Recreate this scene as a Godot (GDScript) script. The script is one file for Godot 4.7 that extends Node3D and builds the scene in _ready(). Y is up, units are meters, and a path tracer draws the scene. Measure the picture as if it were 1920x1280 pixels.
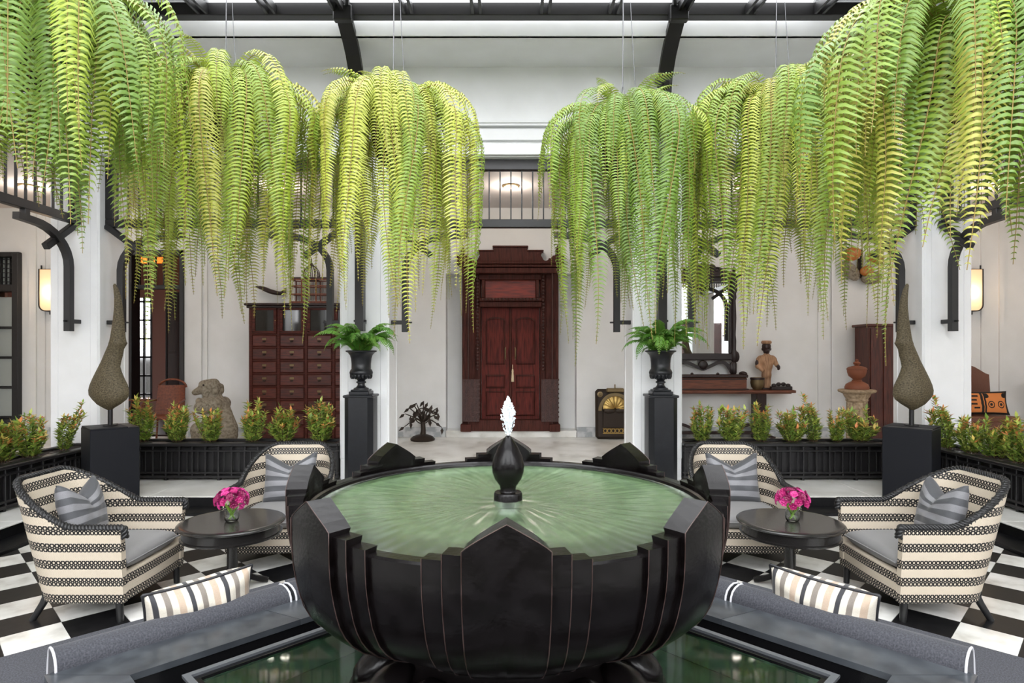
extends Node3D
# A glazed courtyard with a petal-rimmed fountain under hanging ferns. Metres; x to the right, y up, the camera looks along -z.
# P(x, h, d): x, height, distance in front of the camera's wall plane.

const CORR := 0.2      # corridor floor
const TREAD := 0.14    # marble step under the planters
const WALLD := 10.8    # back wall of the corridor
const MIDD := 2.42     # middle of the court
const FD := 2.135      # middle of the fountain

var M := {}
var rng := RandomNumberGenerator.new()
var used := {}

func P(x: float, h: float, d: float) -> Vector3:
	return Vector3(x, h, -d)

# ------------------------------------------------------------------ mesh builder
class B:
	var s := SurfaceTool.new()
	var uv := false
	var col := false
	func _init(with_uv := false, with_col := false) -> void:
		uv = with_uv
		col = with_col
		s.begin(Mesh.PRIMITIVE_TRIANGLES)
	func v(p: Vector3, g := -1, t := Vector2.ZERO, c := Color.WHITE) -> void:
		s.set_smooth_group(g)
		if uv:
			s.set_uv(t)
		if col:
			s.set_color(c)
		s.add_vertex(p)
	func tri(a: Vector3, b: Vector3, c: Vector3, g := -1) -> void:   # counter-clockwise seen from outside
		v(a, g); v(c, g); v(b, g)
	func quad(a: Vector3, b: Vector3, c: Vector3, d: Vector3, g := -1) -> void:
		tri(a, b, c, g); tri(a, c, d, g)
	func box(c: Vector3, size: Vector3, bev := 0.0, m := Basis()) -> B:
		var h := size / 2.0
		var e := minf(bev, minf(h.x, minf(h.y, h.z)) * 0.9)
		var f := func(p: Vector3) -> Vector3: return c + m * p
		for ax in 3:
			var u := (ax + 1) % 3
			var w := (ax + 2) % 3
			for sg in [-1.0, 1.0]:
				var q := []
				for k in [[-1, -1], [1, -1], [1, 1], [-1, 1]]:
					var p := Vector3.ZERO
					p[ax] = sg * h[ax]
					p[u] = k[0] * (h[u] - e)
					p[w] = k[1] * (h[w] - e)
					q.append(f.call(p))
				if sg > 0: quad(q[0], q[1], q[2], q[3])
				else: quad(q[3], q[2], q[1], q[0])
			if e > 0.0:
				for su in [-1.0, 1.0]:
					for sw in [-1.0, 1.0]:
						var q := []
						for k in [[-1, 0], [1, 0], [1, 1], [-1, 1]]:
							var p := Vector3.ZERO
							p[ax] = k[0] * (h[ax] - e)
							p[u] = su * (h[u] - (0.0 if k[1] == 0 else e))
							p[w] = sw * (h[w] - (e if k[1] == 0 else 0.0))
							q.append(f.call(p))
						if su * sw > 0: quad(q[0], q[3], q[2], q[1])
						else: quad(q[0], q[1], q[2], q[3])
		if e > 0.0:
			for sx in [-1.0, 1.0]:
				for sy in [-1.0, 1.0]:
					for sz in [-1.0, 1.0]:
						var a: Vector3 = f.call(Vector3(sx * h.x, sy * (h.y - e), sz * (h.z - e)))
						var b: Vector3 = f.call(Vector3(sx * (h.x - e), sy * h.y, sz * (h.z - e)))
						var d: Vector3 = f.call(Vector3(sx * (h.x - e), sy * (h.y - e), sz * h.z))
						if sx * sy * sz > 0: tri(a, b, d)
						else: tri(a, d, b)
		return self
	func bar(a: Vector3, b: Vector3, w: float, t: float, side := Vector3.RIGHT, bev := 0.0) -> B:   # a straight timber: w along side, t across
		var y := (b - a).normalized()
		var z := side.cross(y).normalized()
		var x := y.cross(z).normalized()
		return box((a + b) / 2.0, Vector3(w, (b - a).length(), t), bev, Basis(x, y, z))
	func tube(pts: Array, r, sides := 6, caps := true, g := 0) -> B:
		var n := pts.size()
		var nrm := Vector3.ZERO
		var prev := []
		for i in n:
			var t: Vector3 = (pts[mini(i + 1, n - 1)] - pts[maxi(i - 1, 0)]).normalized()
			if i == 0:
				nrm = t.cross(Vector3.UP if absf(t.y) < 0.9 else Vector3.RIGHT).normalized()
			nrm = (nrm - t * nrm.dot(t)).normalized()
			var bi := t.cross(nrm)
			var rr: float = r[i] if r is Array else r
			var ring := []
			for k in sides:
				var a := TAU * k / sides
				ring.append(pts[i] + (nrm * cos(a) + bi * sin(a)) * rr)
			if i > 0:
				for k in sides:
					var k2 := (k + 1) % sides
					quad(prev[k], prev[k2], ring[k2], ring[k], g)
			if caps and (i == 0 or i == n - 1):
				for k in sides:
					var k2 := (k + 1) % sides
					if i == 0: tri(pts[i], ring[k2], ring[k])
					else: tri(pts[i], ring[k], ring[k2])
			prev = ring
		return self
	func lathe(prof: Array, segs := 32, c := Vector3.ZERO, crease := 40.0, g0 := 1) -> B:   # prof: [r, y] from the bottom up on the outside
		var g := g0
		for i in prof.size() - 1:
			if i > 0:
				var d0 := Vector2(prof[i][0] - prof[i - 1][0], prof[i][1] - prof[i - 1][1])
				var d1 := Vector2(prof[i + 1][0] - prof[i][0], prof[i + 1][1] - prof[i][1])
				if absf(rad_to_deg(d0.angle_to(d1))) > crease:
					g += 1
			for k in segs:
				var a0 := TAU * k / segs
				var a1 := TAU * (k + 1) / segs if k < segs - 1 else 0.0
				var u0 := Vector3(cos(a0), 0, -sin(a0))
				var u1 := Vector3(cos(a1), 0, -sin(a1))
				var p0: float = prof[i][0]
				var p1: float = prof[i + 1][0]
				var y0 := Vector3(0, prof[i][1], 0) + c
				var y1 := Vector3(0, prof[i + 1][1], 0) + c
				if p0 > 1e-6: tri(u0 * p0 + y0, u1 * p0 + y0, u1 * p1 + y1, g)
				if p1 > 1e-6: tri(u0 * p0 + y0, u1 * p1 + y1, u0 * p1 + y1, g)
		return self
	func sweep(pts: Array, sec: Array, side: Vector3, closed := false, g0 := -1) -> B:   # sec: Vector2(along side, along normal), counter-clockwise; path in the plane across side
		var n := pts.size()
		var rings := []
		for i in n:
			var a: Vector3 = pts[(i - 1 + n) % n] if closed or i > 0 else pts[0]
			var b: Vector3 = pts[(i + 1) % n] if closed or i < n - 1 else pts[n - 1]
			var t := (b - a).normalized()
			var nn := t.cross(side).normalized()
			var sd := nn.cross(t).normalized()
			var ring := []
			for q in sec:
				ring.append(pts[i] + sd * q.x + nn * q.y)
			rings.append(ring)
		var m := sec.size()
		for i in (n if closed else n - 1):
			var r0: Array = rings[i]
			var r1: Array = rings[(i + 1) % n]
			for k in m:
				var k2 := (k + 1) % m
				quad(r0[k], r0[k2], r1[k2], r1[k], g0 if g0 < 0 else g0 + k)
		if not closed:
			for k in range(1, m - 1):
				tri(rings[0][0], rings[0][k + 1], rings[0][k])
				tri(rings[n - 1][0], rings[n - 1][k], rings[n - 1][k + 1])
		return self
	func prism(poly: PackedVector2Array, depth: float, at := Transform3D(), g := -1) -> B:   # poly in x, y; extruded from z = 0 to z = depth
		if Geometry2D.is_polygon_clockwise(poly):
			poly.reverse()
		# is_polygon_clockwise is judged with y up: after this the outline runs counter-clockwise
		var idx := Geometry2D.triangulate_polygon(poly)
		var area := 0.0
		for i in poly.size():
			area += poly[i].cross(poly[(i + 1) % poly.size()])
		if area < 0:
			poly.reverse()
			idx = Geometry2D.triangulate_polygon(poly)
		var lo := []
		var hi := []
		for p in poly:
			lo.append(at * Vector3(p.x, p.y, 0))
			hi.append(at * Vector3(p.x, p.y, depth))
		for i in range(0, idx.size(), 3):
			var a := idx[i]
			var b := idx[i + 1]
			var c := idx[i + 2]
			if (poly[b] - poly[a]).cross(poly[c] - poly[a]) < 0:
				var t := b
				b = c
				c = t
			tri(hi[a], hi[b], hi[c])
			tri(lo[a], lo[c], lo[b])
		for i in poly.size():
			var j := (i + 1) % poly.size()
			quad(lo[i], lo[j], hi[j], hi[i], g)
		return self
	func grid(f: Callable, nu: int, nv: int, g := 0, flip := false) -> B:   # f(u, v) -> Vector3 or [Vector3, uv]
		var pts := []
		for j in nv + 1:
			var row := []
			for i in nu + 1:
				row.append(f.call(float(i) / nu, float(j) / nv))
			pts.append(row)
		for j in nv:
			for i in nu:
				var q := [pts[j][i], pts[j][i + 1], pts[j + 1][i + 1], pts[j + 1][i]]
				for k in ([0, 2, 1, 0, 3, 2] if not flip else [0, 1, 2, 0, 2, 3]):
					if q[k] is Array: v(q[k][0], g, q[k][1])
					else: v(q[k], g)
		return self
	func blob(c: Vector3, r: Vector3, nu := 10, nv := 7, m := Basis()) -> B:
		for j in nv:
			for i in nu:
				var q := []
				for k in [[0, 0], [1, 0], [1, 1], [0, 1]]:
					var a = TAU * ((i + k[0]) % nu) / nu
					var b: float = PI * (j + k[1]) / nv - PI / 2
					q.append(c + m * Vector3(r.x * cos(b) * cos(a), r.y * sin(b), -r.z * cos(b) * sin(a)))
				if j > 0: tri(q[0], q[1], q[2], 0)
				if j < nv - 1: tri(q[0], q[2], q[3], 0)
		return self
	func nets(lo: Vector3, hi: Vector3, cell: float, f: Callable) -> B:   # surface nets of the field f(p) < 0
		var n := Vector3i(((hi - lo) / cell).ceil()) + Vector3i.ONE
		var val := PackedFloat32Array()
		val.resize(n.x * n.y * n.z)
		var at := 0
		for z in n.z:
			for y in n.y:
				for x in n.x:
					val[at] = f.call(lo + Vector3(x, y, z) * cell)
					at += 1
		var sx := 1
		var sy := n.x
		var sz := n.x * n.y
		var cells := {}
		for z in n.z - 1:
			for y in n.y - 1:
				for x in n.x - 1:
					var o := x + y * sy + z * sz
					var sum := Vector3.ZERO
					var cnt := 0
					for e in [[0, sx], [0, sy], [0, sz], [sx, sx + sy], [sx, sx + sz], [sy, sy + sx], [sy, sy + sz], [sz, sz + sx], [sz, sz + sy], [sx + sy, sx + sy + sz], [sx + sz, sx + sy + sz], [sy + sz, sx + sy + sz]]:
						var a: float = val[o + e[0]]
						var b: float = val[o + e[1]]
						if (a < 0) != (b < 0):
							var t: float = a / (a - b)
							var pa := Vector3(1 if e[0] in [sx, sx + sy, sx + sz] else 0, 1 if e[0] in [sy, sx + sy, sy + sz] else 0, 1 if e[0] in [sz, sx + sz, sy + sz] else 0)
							var dd: int = e[1] - e[0]
							sum += pa + (Vector3.RIGHT if dd == sx else Vector3.UP if dd == sy else Vector3.BACK) * t
							cnt += 1
					if cnt:
						cells[o] = lo + (Vector3(x, y, z) + sum / cnt) * cell
		for z in range(1, n.z - 1):
			for y in range(1, n.y - 1):
				for x in range(1, n.x - 1):
					var o := x + y * sy + z * sz
					for e in [[sx, sy, sz], [sy, sz, sx], [sz, sx, sy]]:
						var a: float = val[o]
						var b: float = val[o + e[0]]
						if (a < 0) != (b < 0):
							var q := [cells.get(o), cells.get(o - e[1]), cells.get(o - e[1] - e[2]), cells.get(o - e[2])]
							if null in q: continue
							if a < 0: quad(q[0], q[1], q[2], q[3], 0)
							else: quad(q[3], q[2], q[1], q[0], 0)
		return self
	func mesh(into: ArrayMesh = null) -> ArrayMesh:
		s.generate_normals()
		s.index()
		return s.commit(into)

static func capsule(p: Vector3, a: Vector3, b: Vector3, ra: float, rb: float) -> float:
	var ba := b - a
	var t := clampf((p - a).dot(ba) / maxf(ba.length_squared(), 1e-9), 0.0, 1.0)
	return (p - a - ba * t).length() - lerpf(ra, rb, t)

static func smin(a: float, b: float, k: float) -> float:
	var h := maxf(k - absf(a - b), 0.0) / k
	return minf(a, b) - h * h * k * 0.25

# ------------------------------------------------------------------ scene helpers
func numbered(called: String) -> String:
	if not used.has(called):
		used[called] = 0
		return called
	used[called] += 1
	return "%s_%03d" % [called, used[called]]

func tag(o: Node, label: String, category: String, group := "", kind := "") -> Node3D:
	o.set_meta("label", label)
	o.set_meta("category", category)
	if group: o.set_meta("group", group)
	if kind: o.set_meta("kind", kind)
	return o

func thing(called: String, label: String, category: String, at := Vector3.ZERO, turn := 0.0, group := "", kind := "") -> Node3D:
	var o := Node3D.new()
	o.name = numbered(called)
	add_child(o)
	o.position = at
	o.rotation.y = turn
	tag(o, label, category, group, kind)
	return o

func part(called: String, b, m: Material, parent: Node) -> MeshInstance3D:   # b: a B or a Mesh
	var o := MeshInstance3D.new()
	o.mesh = b if b is Mesh else b.mesh()
	o.material_override = m
	if parent == self:
		o.name = numbered(called)
		add_child(o)
	else:
		o.name = called
		parent.add_child(o, true)
	return o

func single(called: String, b, m: Material, label: String, category: String, group := "", kind := "", at := Vector3.ZERO) -> MeshInstance3D:
	var o := part(called, b, m, self)
	o.position = at
	tag(o, label, category, group, kind)
	return o

func copy(o: Node3D, label: String, at: Vector3, turn := 0.0) -> Node3D:
	var c: Node3D = o.duplicate()
	c.name = numbered(String(o.name).rstrip("0123456789_") if String(o.name).right(3).is_valid_int() else String(o.name))
	add_child(c)
	c.position = at
	c.rotation.y = turn
	c.set_meta("label", label)
	return c

func rect(w: float, t: float) -> Array:
	return [Vector2(-w / 2, -t / 2), Vector2(w / 2, -t / 2), Vector2(w / 2, t / 2), Vector2(-w / 2, t / 2)]

func curve(pts: Array, n := 8) -> Array:   # smooth path through points
	var out := []
	for i in pts.size() - 1:
		var p0: Vector3 = pts[maxi(i - 1, 0)]
		var p3: Vector3 = pts[mini(i + 2, pts.size() - 1)]
		for k in n:
			out.append(pts[i].cubic_interpolate(pts[i + 1], p0, p3, float(k) / n))
	out.append(pts[-1])
	return out

# ------------------------------------------------------------------ materials
func noise_tex(freq: float, seed_: int, ramp: Array, octaves := 4, size := 256, kind := FastNoiseLite.TYPE_SIMPLEX_SMOOTH) -> NoiseTexture2D:
	var n := FastNoiseLite.new()
	n.noise_type = kind
	n.frequency = freq
	n.seed = seed_
	n.fractal_octaves = octaves
	var t := NoiseTexture2D.new()
	t.width = size
	t.height = size
	t.seamless = true
	t.noise = n
	if ramp.size():
		var g := Gradient.new()
		g.offsets = PackedFloat32Array(ramp.map(func(r): return r[0]))
		g.colors = PackedColorArray(ramp.map(func(r): return r[1]))
		t.color_ramp = g
	return t

func mat(c: Color, rough := 0.6, opt := {}) -> StandardMaterial3D:
	var m := StandardMaterial3D.new()
	m.albedo_color = c
	m.roughness = rough
	m.metallic = opt.get("metal", 0.0)
	m.metallic_specular = opt.get("spec", 0.5)
	if opt.has("tex"):
		m.albedo_texture = opt.tex
		m.uv1_triplanar = opt.get("tri", true)
		m.uv1_scale = opt.get("scale", Vector3.ONE)
		m.uv1_world_triplanar = opt.get("world", false)
	if opt.has("bump"):
		m.heightmap_enabled = true
		m.heightmap_texture = opt.bump
		m.heightmap_scale = opt.get("height", 0.3)
		m.uv1_triplanar = opt.get("tri", true)
		m.uv1_scale = opt.get("scale", Vector3.ONE)
	if opt.has("coat"):
		m.clearcoat_enabled = true
		m.clearcoat = opt.coat
		m.clearcoat_roughness = opt.get("coat_rough", 0.1)
	if opt.has("rim"):
		m.rim_enabled = true
		m.rim = opt.rim
	if opt.has("back"):
		m.backlight_enabled = true
		m.backlight = opt.back
	if opt.has("emit"):
		m.emission_enabled = true
		m.emission = opt.emit
		m.emission_energy_multiplier = opt.get("power", 1.0)
	if opt.has("vcol"):
		m.vertex_color_use_as_albedo = true
	m.cull_mode = BaseMaterial3D.CULL_DISABLED if opt.has("both") else BaseMaterial3D.CULL_BACK
	return m

func weave_images() -> Array:   # one stripe pair of the woven chair: a cream band over a band of black chain links
	var n := 256
	var im := Image.create(n, n, false, Image.FORMAT_RGB8)
	var hm := Image.create(n, n, false, Image.FORMAT_RGB8)
	var cream := Color(0.81, 0.76, 0.685)
	for y in n:
		for x in n:
			var c := cream
			var h := 0.5
			var fx := fposmod(x, 16.0) / 16.0
			var fy := fposmod(y + (8 if int(x / 16.0) % 2 else 0), 16.0) / 16.0
			var e := minf(minf(fx, 1 - fx), minf(fy, 1 - fy))
			h = 0.3 + 0.5 * smoothstep(0.0, 0.3, e)
			if y >= 124:
				var yy := y - 124
				var row := int(yy / 66.0)
				var cx := fposmod(x + (32 if row % 2 else 0), 64.0) - 32.0
				var cy := fposmod(yy, 66.0) - 33.0
				var q := sqrt(cx * cx / (29.0 * 29.0) + cy * cy / (33.0 * 33.0))
				if absf(q - 0.84) < 0.33:
					c = Color(0.035, 0.035, 0.04)
					h = 1.0
			im.set_pixel(x, y, c)
			hm.set_pixel(x, y, Color(h, h, h))
	return [ImageTexture.create_from_image(im), ImageTexture.create_from_image(hm)]

func stripes(cols: Array, along_x: bool) -> ImageTexture:   # cols: [width share, colour]
	var n := 256
	var im := Image.create(n, n, false, Image.FORMAT_RGB8)
	var total := 0.0
	for c in cols: total += c[0]
	var r := RandomNumberGenerator.new()
	r.seed = 5
	for i in n:
		var t := (i + 0.5) / n * total
		var k := 0
		while k < cols.size() - 1 and t > cols[k][0]:
			t -= cols[k][0]
			k += 1
		for j in n:
			var c: Color = cols[k][1]
			var f := 0.94 + 0.09 * r.randf()
			c = Color(c.r * f, c.g * f, c.b * f)
			if along_x: im.set_pixel(i, j, c)
			else: im.set_pixel(j, i, c)
	return ImageTexture.create_from_image(im)

func make_materials() -> void:
	var fine := noise_tex(0.08, 3, [], 3)
	var W := Color.WHITE
	var mottle := noise_tex(0.012, 11, [[0.0, Color(0.965, 0.965, 0.96)], [1.0, W]], 4)
	M.paint = mat(Color(0.925, 0.93, 0.935), 0.55, {"tex": mottle, "scale": Vector3.ONE * 0.5})
	M.wallpaint = mat(Color(0.905, 0.905, 0.9), 0.6, {"tex": mottle, "scale": Vector3.ONE * 0.5})
	M.ceil = mat(Color(0.8, 0.77, 0.75), 0.7)
	M.black = mat(Color(0.105, 0.1, 0.105), 0.42, {"bump": fine, "height": 0.04, "scale": Vector3.ONE * 6})
	M.blackmatt = mat(Color(0.08, 0.086, 0.108), 0.55, {"spec": 0.35, "bump": fine, "height": 0.03, "scale": Vector3.ONE * 5})
	M.stand = mat(Color(0.075, 0.085, 0.105), 0.38, {"tex": noise_tex(0.02, 5, [[0.2, Color(0.75, 0.75, 0.8)], [0.8, W]], 5), "scale": Vector3.ONE * 2.0})
	var marb := noise_tex(0.007, 21, [[0.0, Color(0.8, 0.79, 0.77)], [0.42, Color(0.93, 0.93, 0.92)], [1.0, W]], 5)
	M.whitetile = [mat(Color(0.9, 0.895, 0.88), 0.28, {"tex": marb, "scale": Vector3.ONE * 2.0}), mat(Color(0.87, 0.865, 0.85), 0.3, {"tex": marb, "scale": Vector3.ONE * 2.7}), mat(Color(0.92, 0.91, 0.9), 0.26, {"tex": marb, "scale": Vector3.ONE * 1.6})]
	var dk := noise_tex(0.02, 22, [[0.0, Color(0.7, 0.7, 0.72)], [1.0, W]], 5)
	M.blacktile = [mat(Color(0.105, 0.102, 0.105), 0.42, {"spec": 0.35, "tex": dk, "scale": Vector3.ONE * 2.0}), mat(Color(0.13, 0.125, 0.125), 0.45, {"spec": 0.35, "tex": dk, "scale": Vector3.ONE * 3.0}), mat(Color(0.085, 0.085, 0.09), 0.4, {"spec": 0.35, "tex": dk, "scale": Vector3.ONE * 1.5})]
	M.marble = mat(Color(0.93, 0.925, 0.91), 0.3, {"tex": marb, "scale": Vector3.ONE * 0.8})
	M.skirt = mat(Color(0.82, 0.825, 0.825), 0.3, {"tex": noise_tex(0.012, 31, [[0.3, Color(0.78, 0.79, 0.8)], [0.5, Color(0.93, 0.93, 0.93)], [1.0, W]], 5), "scale": Vector3.ONE * 1.5})
	M.grout = mat(Color(0.3, 0.295, 0.29), 0.8)
	M.ledge = [mat(Color(0.27, 0.285, 0.3), 0.3, {"tex": dk, "scale": Vector3.ONE * 1.4}), mat(Color(0.245, 0.26, 0.275), 0.28, {"tex": dk, "scale": Vector3.ONE * 1.9})]
	M.poolwall = mat(Color(0.06, 0.06, 0.065), 0.16)
	M.pooltrim = mat(Color(0.36, 0.37, 0.385), 0.25, {"metal": 0.3})
	M.poolfloor = mat(Color(0.2, 0.27, 0.22), 0.4, {"tex": noise_tex(0.02, 41, [[0.1, Color(0.6, 0.62, 0.6)], [0.9, W]], 5), "scale": Vector3.ONE * 1.5})
	var patina := noise_tex(0.016, 51, [[0.25, Color(0.62, 0.55, 0.52)], [0.55, Color(0.95, 0.93, 0.95)], [0.8, W]], 5)
	M.bronze = mat(Color(0.05, 0.041, 0.042), 0.25, {"tex": patina, "bump": fine, "height": 0.04, "scale": Vector3.ONE * 3.0, "spec": 0.32})
	M.copper = mat(Color(0.3, 0.24, 0.225), 0.36, {"metal": 0.35, "tex": patina, "scale": Vector3.ONE * 3.0})
	M.basin = mat(Color(0.47, 0.53, 0.41), 0.45, {"tex": noise_tex(0.03, 61, [[0.2, Color(0.66, 0.7, 0.62)], [0.8, W]], 5), "scale": Vector3.ONE * 2.5})
	var wat := StandardMaterial3D.new()
	wat.albedo_color = Color(0.86, 0.95, 0.88, 0.0)
	wat.roughness = 0.04
	wat.refraction_enabled = true
	wat.refraction_scale = 0.033
	wat.transparency = BaseMaterial3D.TRANSPARENCY_ALPHA
	M.water = wat
	var wb: StandardMaterial3D = wat.duplicate()
	wb.roughness = 0.2
	wb.albedo_color = Color(0.93, 0.98, 0.93, 0.0)
	M.bowlwater = wb
	M.spray = mat(Color(0.93, 0.96, 0.98, 1), 0.25, {"back": Color(0.8, 0.8, 0.8)})
	var gl := StandardMaterial3D.new()
	gl.albedo_color = Color(0.95, 0.97, 0.97, 0.05)
	gl.roughness = 0.03
	gl.transparency = BaseMaterial3D.TRANSPARENCY_ALPHA
	M.glass = gl
	var tg: StandardMaterial3D = gl.duplicate()
	tg.albedo_color = Color(0.55, 0.58, 0.6, 0.3)
	M.tinted = tg
	var vs := StandardMaterial3D.new()
	vs.albedo_color = Color(0.98, 1, 0.99, 0.0)
	vs.roughness = 0.02
	vs.refraction_enabled = true
	vs.refraction_scale = 0.05
	vs.transparency = BaseMaterial3D.TRANSPARENCY_ALPHA
	M.vaseglass = vs
	var grain := noise_tex(0.02, 71, [[0.15, Color(0.68, 0.65, 0.63)], [0.5, Color(0.9, 0.89, 0.88)], [0.85, W]], 4)
	var vert := Vector3(5, 0.5, 5)
	M.doorwood = mat(Color(0.4, 0.145, 0.11), 0.5, {"spec": 0.3, "tex": grain, "scale": vert})
	M.doorframe = mat(Color(0.31, 0.155, 0.125), 0.5, {"spec": 0.3, "tex": grain, "scale": vert, "bump": noise_tex(0.06, 72, [], 3), "height": 0.35})
	M.doorcarve = mat(Color(0.29, 0.16, 0.13), 0.5, {"tex": grain, "scale": vert})
	M.redpanel = mat(Color(0.56, 0.17, 0.09), 0.45, {"tex": grain, "scale": Vector3(0.6, 5, 5)})
	M.cabinet = mat(Color(0.34, 0.15, 0.115), 0.5, {"spec": 0.35, "tex": grain, "scale": Vector3(0.7, 6, 6)})
	M.drawer = [mat(Color(0.34, 0.15, 0.115), 0.38, {"tex": grain, "scale": Vector3(0.7, 6, 6)}), mat(Color(0.385, 0.165, 0.12), 0.38, {"tex": grain, "scale": Vector3(0.9, 7, 7)})]
	M.darkwood = mat(Color(0.19, 0.095, 0.08), 0.42, {"tex": grain, "scale": vert})
	M.midwood = mat(Color(0.46, 0.25, 0.15), 0.45, {"tex": grain, "scale": Vector3(0.6, 6, 6)})
	M.panelwood = mat(Color(0.36, 0.165, 0.115), 0.45, {"tex": grain, "scale": vert})
	M.palewood = mat(Color(0.72, 0.56, 0.43), 0.7, {"tex": grain, "scale": vert})
	M.rattan = mat(Color(0.5, 0.25, 0.13), 0.5, {"tex": grain, "scale": Vector3.ONE * 4})
	M.brass = mat(Color(0.72, 0.6, 0.36), 0.35, {"metal": 0.9})
	M.oldbrass = mat(Color(0.5, 0.43, 0.31), 0.42, {"metal": 0.7})
	M.iron = mat(Color(0.2, 0.16, 0.13), 0.5, {"metal": 0.5})
	M.silver = mat(Color(0.8, 0.8, 0.82), 0.2, {"metal": 1.0})
	M.steel = mat(Color(0.45, 0.45, 0.46), 0.4, {"metal": 0.8})
	M.mirror = mat(Color(0.93, 0.94, 0.94), 0.01, {"metal": 1.0})
	var stone := noise_tex(0.03, 81, [[0.15, Color(0.6, 0.57, 0.52)], [0.45, Color(0.86, 0.84, 0.8)], [0.9, W]], 5)
	M.stone = mat(Color(0.62, 0.585, 0.53), 0.85, {"tex": stone, "bump": stone, "height": 0.2, "scale": Vector3.ONE * 2.5})
	M.sandstone = mat(Color(0.76, 0.68, 0.58), 0.8, {"tex": stone, "scale": Vector3.ONE * 2})
	var scul := noise_tex(0.05, 82, [[0.25, Color(0.5, 0.47, 0.4)], [0.55, Color(0.85, 0.83, 0.75)], [0.9, W]], 5)
	M.sculpt = mat(Color(0.44, 0.4, 0.32), 0.6, {"tex": scul, "bump": noise_tex(0.15, 83, [], 2), "height": 0.5, "scale": Vector3.ONE * 4})
	var wv := weave_images()
	var wm := mat(Color.WHITE, 0.5, {"tex": wv[0], "tri": false, "bump": wv[1], "height": 0.35})
	M.weave = wm
	M.rope = mat(Color(0.085, 0.085, 0.09), 0.4)
	M.seat = mat(Color(0.49, 0.485, 0.485), 0.85, {"bump": fine, "height": 0.08, "scale": Vector3.ONE * 14, "rim": 0.3})
	M.fabric = mat(Color(0.245, 0.25, 0.275), 0.9, {"tex": noise_tex(0.09, 91, [[0.2, Color(0.62, 0.62, 0.64)], [0.8, W]], 2), "scale": Vector3(5, 5, 5), "rim": 0.3})
	M.piping = mat(Color(0.74, 0.74, 0.76), 0.6)
	var g1 := Color(0.28, 0.285, 0.3)
	var g2 := Color(0.49, 0.49, 0.505)
	M.pillow = mat(W, 0.6, {"tex": stripes([[1, g1], [1, g2], [1, g1], [1, g2], [1, g1], [1, g2], [1, g1], [1, g2], [1, g1]], false), "tri": false, "rim": 0.3})
	var cr := Color(0.72, 0.695, 0.645)
	var be := Color(0.63, 0.56, 0.49)
	var tp := Color(0.43, 0.4, 0.37)
	var bk := Color(0.13, 0.13, 0.15)
	var seq := []
	for k in 3: seq += [[0.55, bk], [0.8, cr], [0.7, tp], [0.8, cr], [0.8, be], [0.7, cr]]
	M.lumbar = mat(W, 0.75, {"tex": stripes([[0.6, cr]] + seq, true), "tri": false, "rim": 0.3})
	M.pipeblack = mat(Color(0.1, 0.1, 0.115), 0.6)
	M.tableblack = mat(Color(0.1, 0.093, 0.09), 0.27, {"coat": 0.3})
	M.soil = mat(Color(0.12, 0.09, 0.07), 0.95)
	M.fern = []
	for c in [Color(0.55, 0.62, 0.2), Color(0.45, 0.55, 0.18), Color(0.65, 0.68, 0.27), Color(0.35, 0.47, 0.15), Color(0.6, 0.59, 0.24)]:
		M.fern.append(mat(c, 0.42, {"back": Color(0.42, 0.46, 0.2), "both": true}))
	M.rachis = mat(Color(0.5, 0.42, 0.2), 0.6)
	M.urnfern = [mat(Color(0.3, 0.5, 0.17), 0.42, {"back": Color(0.4, 0.5, 0.25), "both": true}), mat(Color(0.38, 0.57, 0.2), 0.42, {"back": Color(0.4, 0.5, 0.25), "both": true})]
	M.leafcol = mat(W, 0.45, {"vcol": true, "back": Color(0.4, 0.45, 0.3), "both": true})
	M.twig = mat(Color(0.3, 0.22, 0.13), 0.8)
	M.coir = mat(Color(0.16, 0.11, 0.08), 0.95, {"bump": fine, "height": 1.0, "scale": Vector3.ONE * 6})
	M.orchid = [mat(Color(0.64, 0.08, 0.38), 0.5, {"back": Color(0.4, 0.2, 0.35), "both": true}), mat(Color(0.47, 0.045, 0.26), 0.5, {"back": Color(0.4, 0.2, 0.35), "both": true}), mat(Color(0.75, 0.2, 0.5), 0.5, {"back": Color(0.4, 0.2, 0.35), "both": true})]
	M.stem = mat(Color(0.45, 0.6, 0.18), 0.5)
	M.ivory = mat(Color(0.87, 0.8, 0.66), 0.6)
	M.room = mat(Color(0.62, 0.48, 0.44), 0.7)

# ------------------------------------------------------------------ setting
func setting_camera() -> void:
	var cam := Camera3D.new()
	cam.name = "camera"
	cam.projection = Camera3D.PROJECTION_FRUSTUM
	cam.near = 0.05
	cam.far = 60.0
	cam.size = 0.05 * 1280.0 / 1145.0
	cam.frustum_offset = Vector2(0.05 * 2.0 / 1145.0, 0.05 * 20.0 / 1145.0)
	cam.position = Vector3(0, 1.7, 0)
	add_child(cam)
	cam.current = true
	var we := WorldEnvironment.new()
	we.name = "surroundings"
	var e := Environment.new()
	var sky := ProceduralSkyMaterial.new()      # bright overcast
	sky.sky_top_color = Color(0.975, 0.982, 0.993)
	sky.sky_horizon_color = Color(0.98, 0.984, 0.992)
	sky.ground_bottom_color = Color(0.42, 0.42, 0.4)
	sky.ground_horizon_color = Color(0.6, 0.6, 0.6)
	sky.sky_energy_multiplier = 2.0
	sky.ground_energy_multiplier = 0.6
	var s := Sky.new()
	s.sky_material = sky
	e.background_mode = Environment.BG_SKY
	e.sky = s
	e.tonemap_mode = Environment.TONE_MAPPER_LINEAR
	e.tonemap_exposure = 2.06
	e.sdfgi_enabled = true
	e.ssao_enabled = true
	e.ssil_enabled = true
	we.environment = e
	add_child(we)

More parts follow.
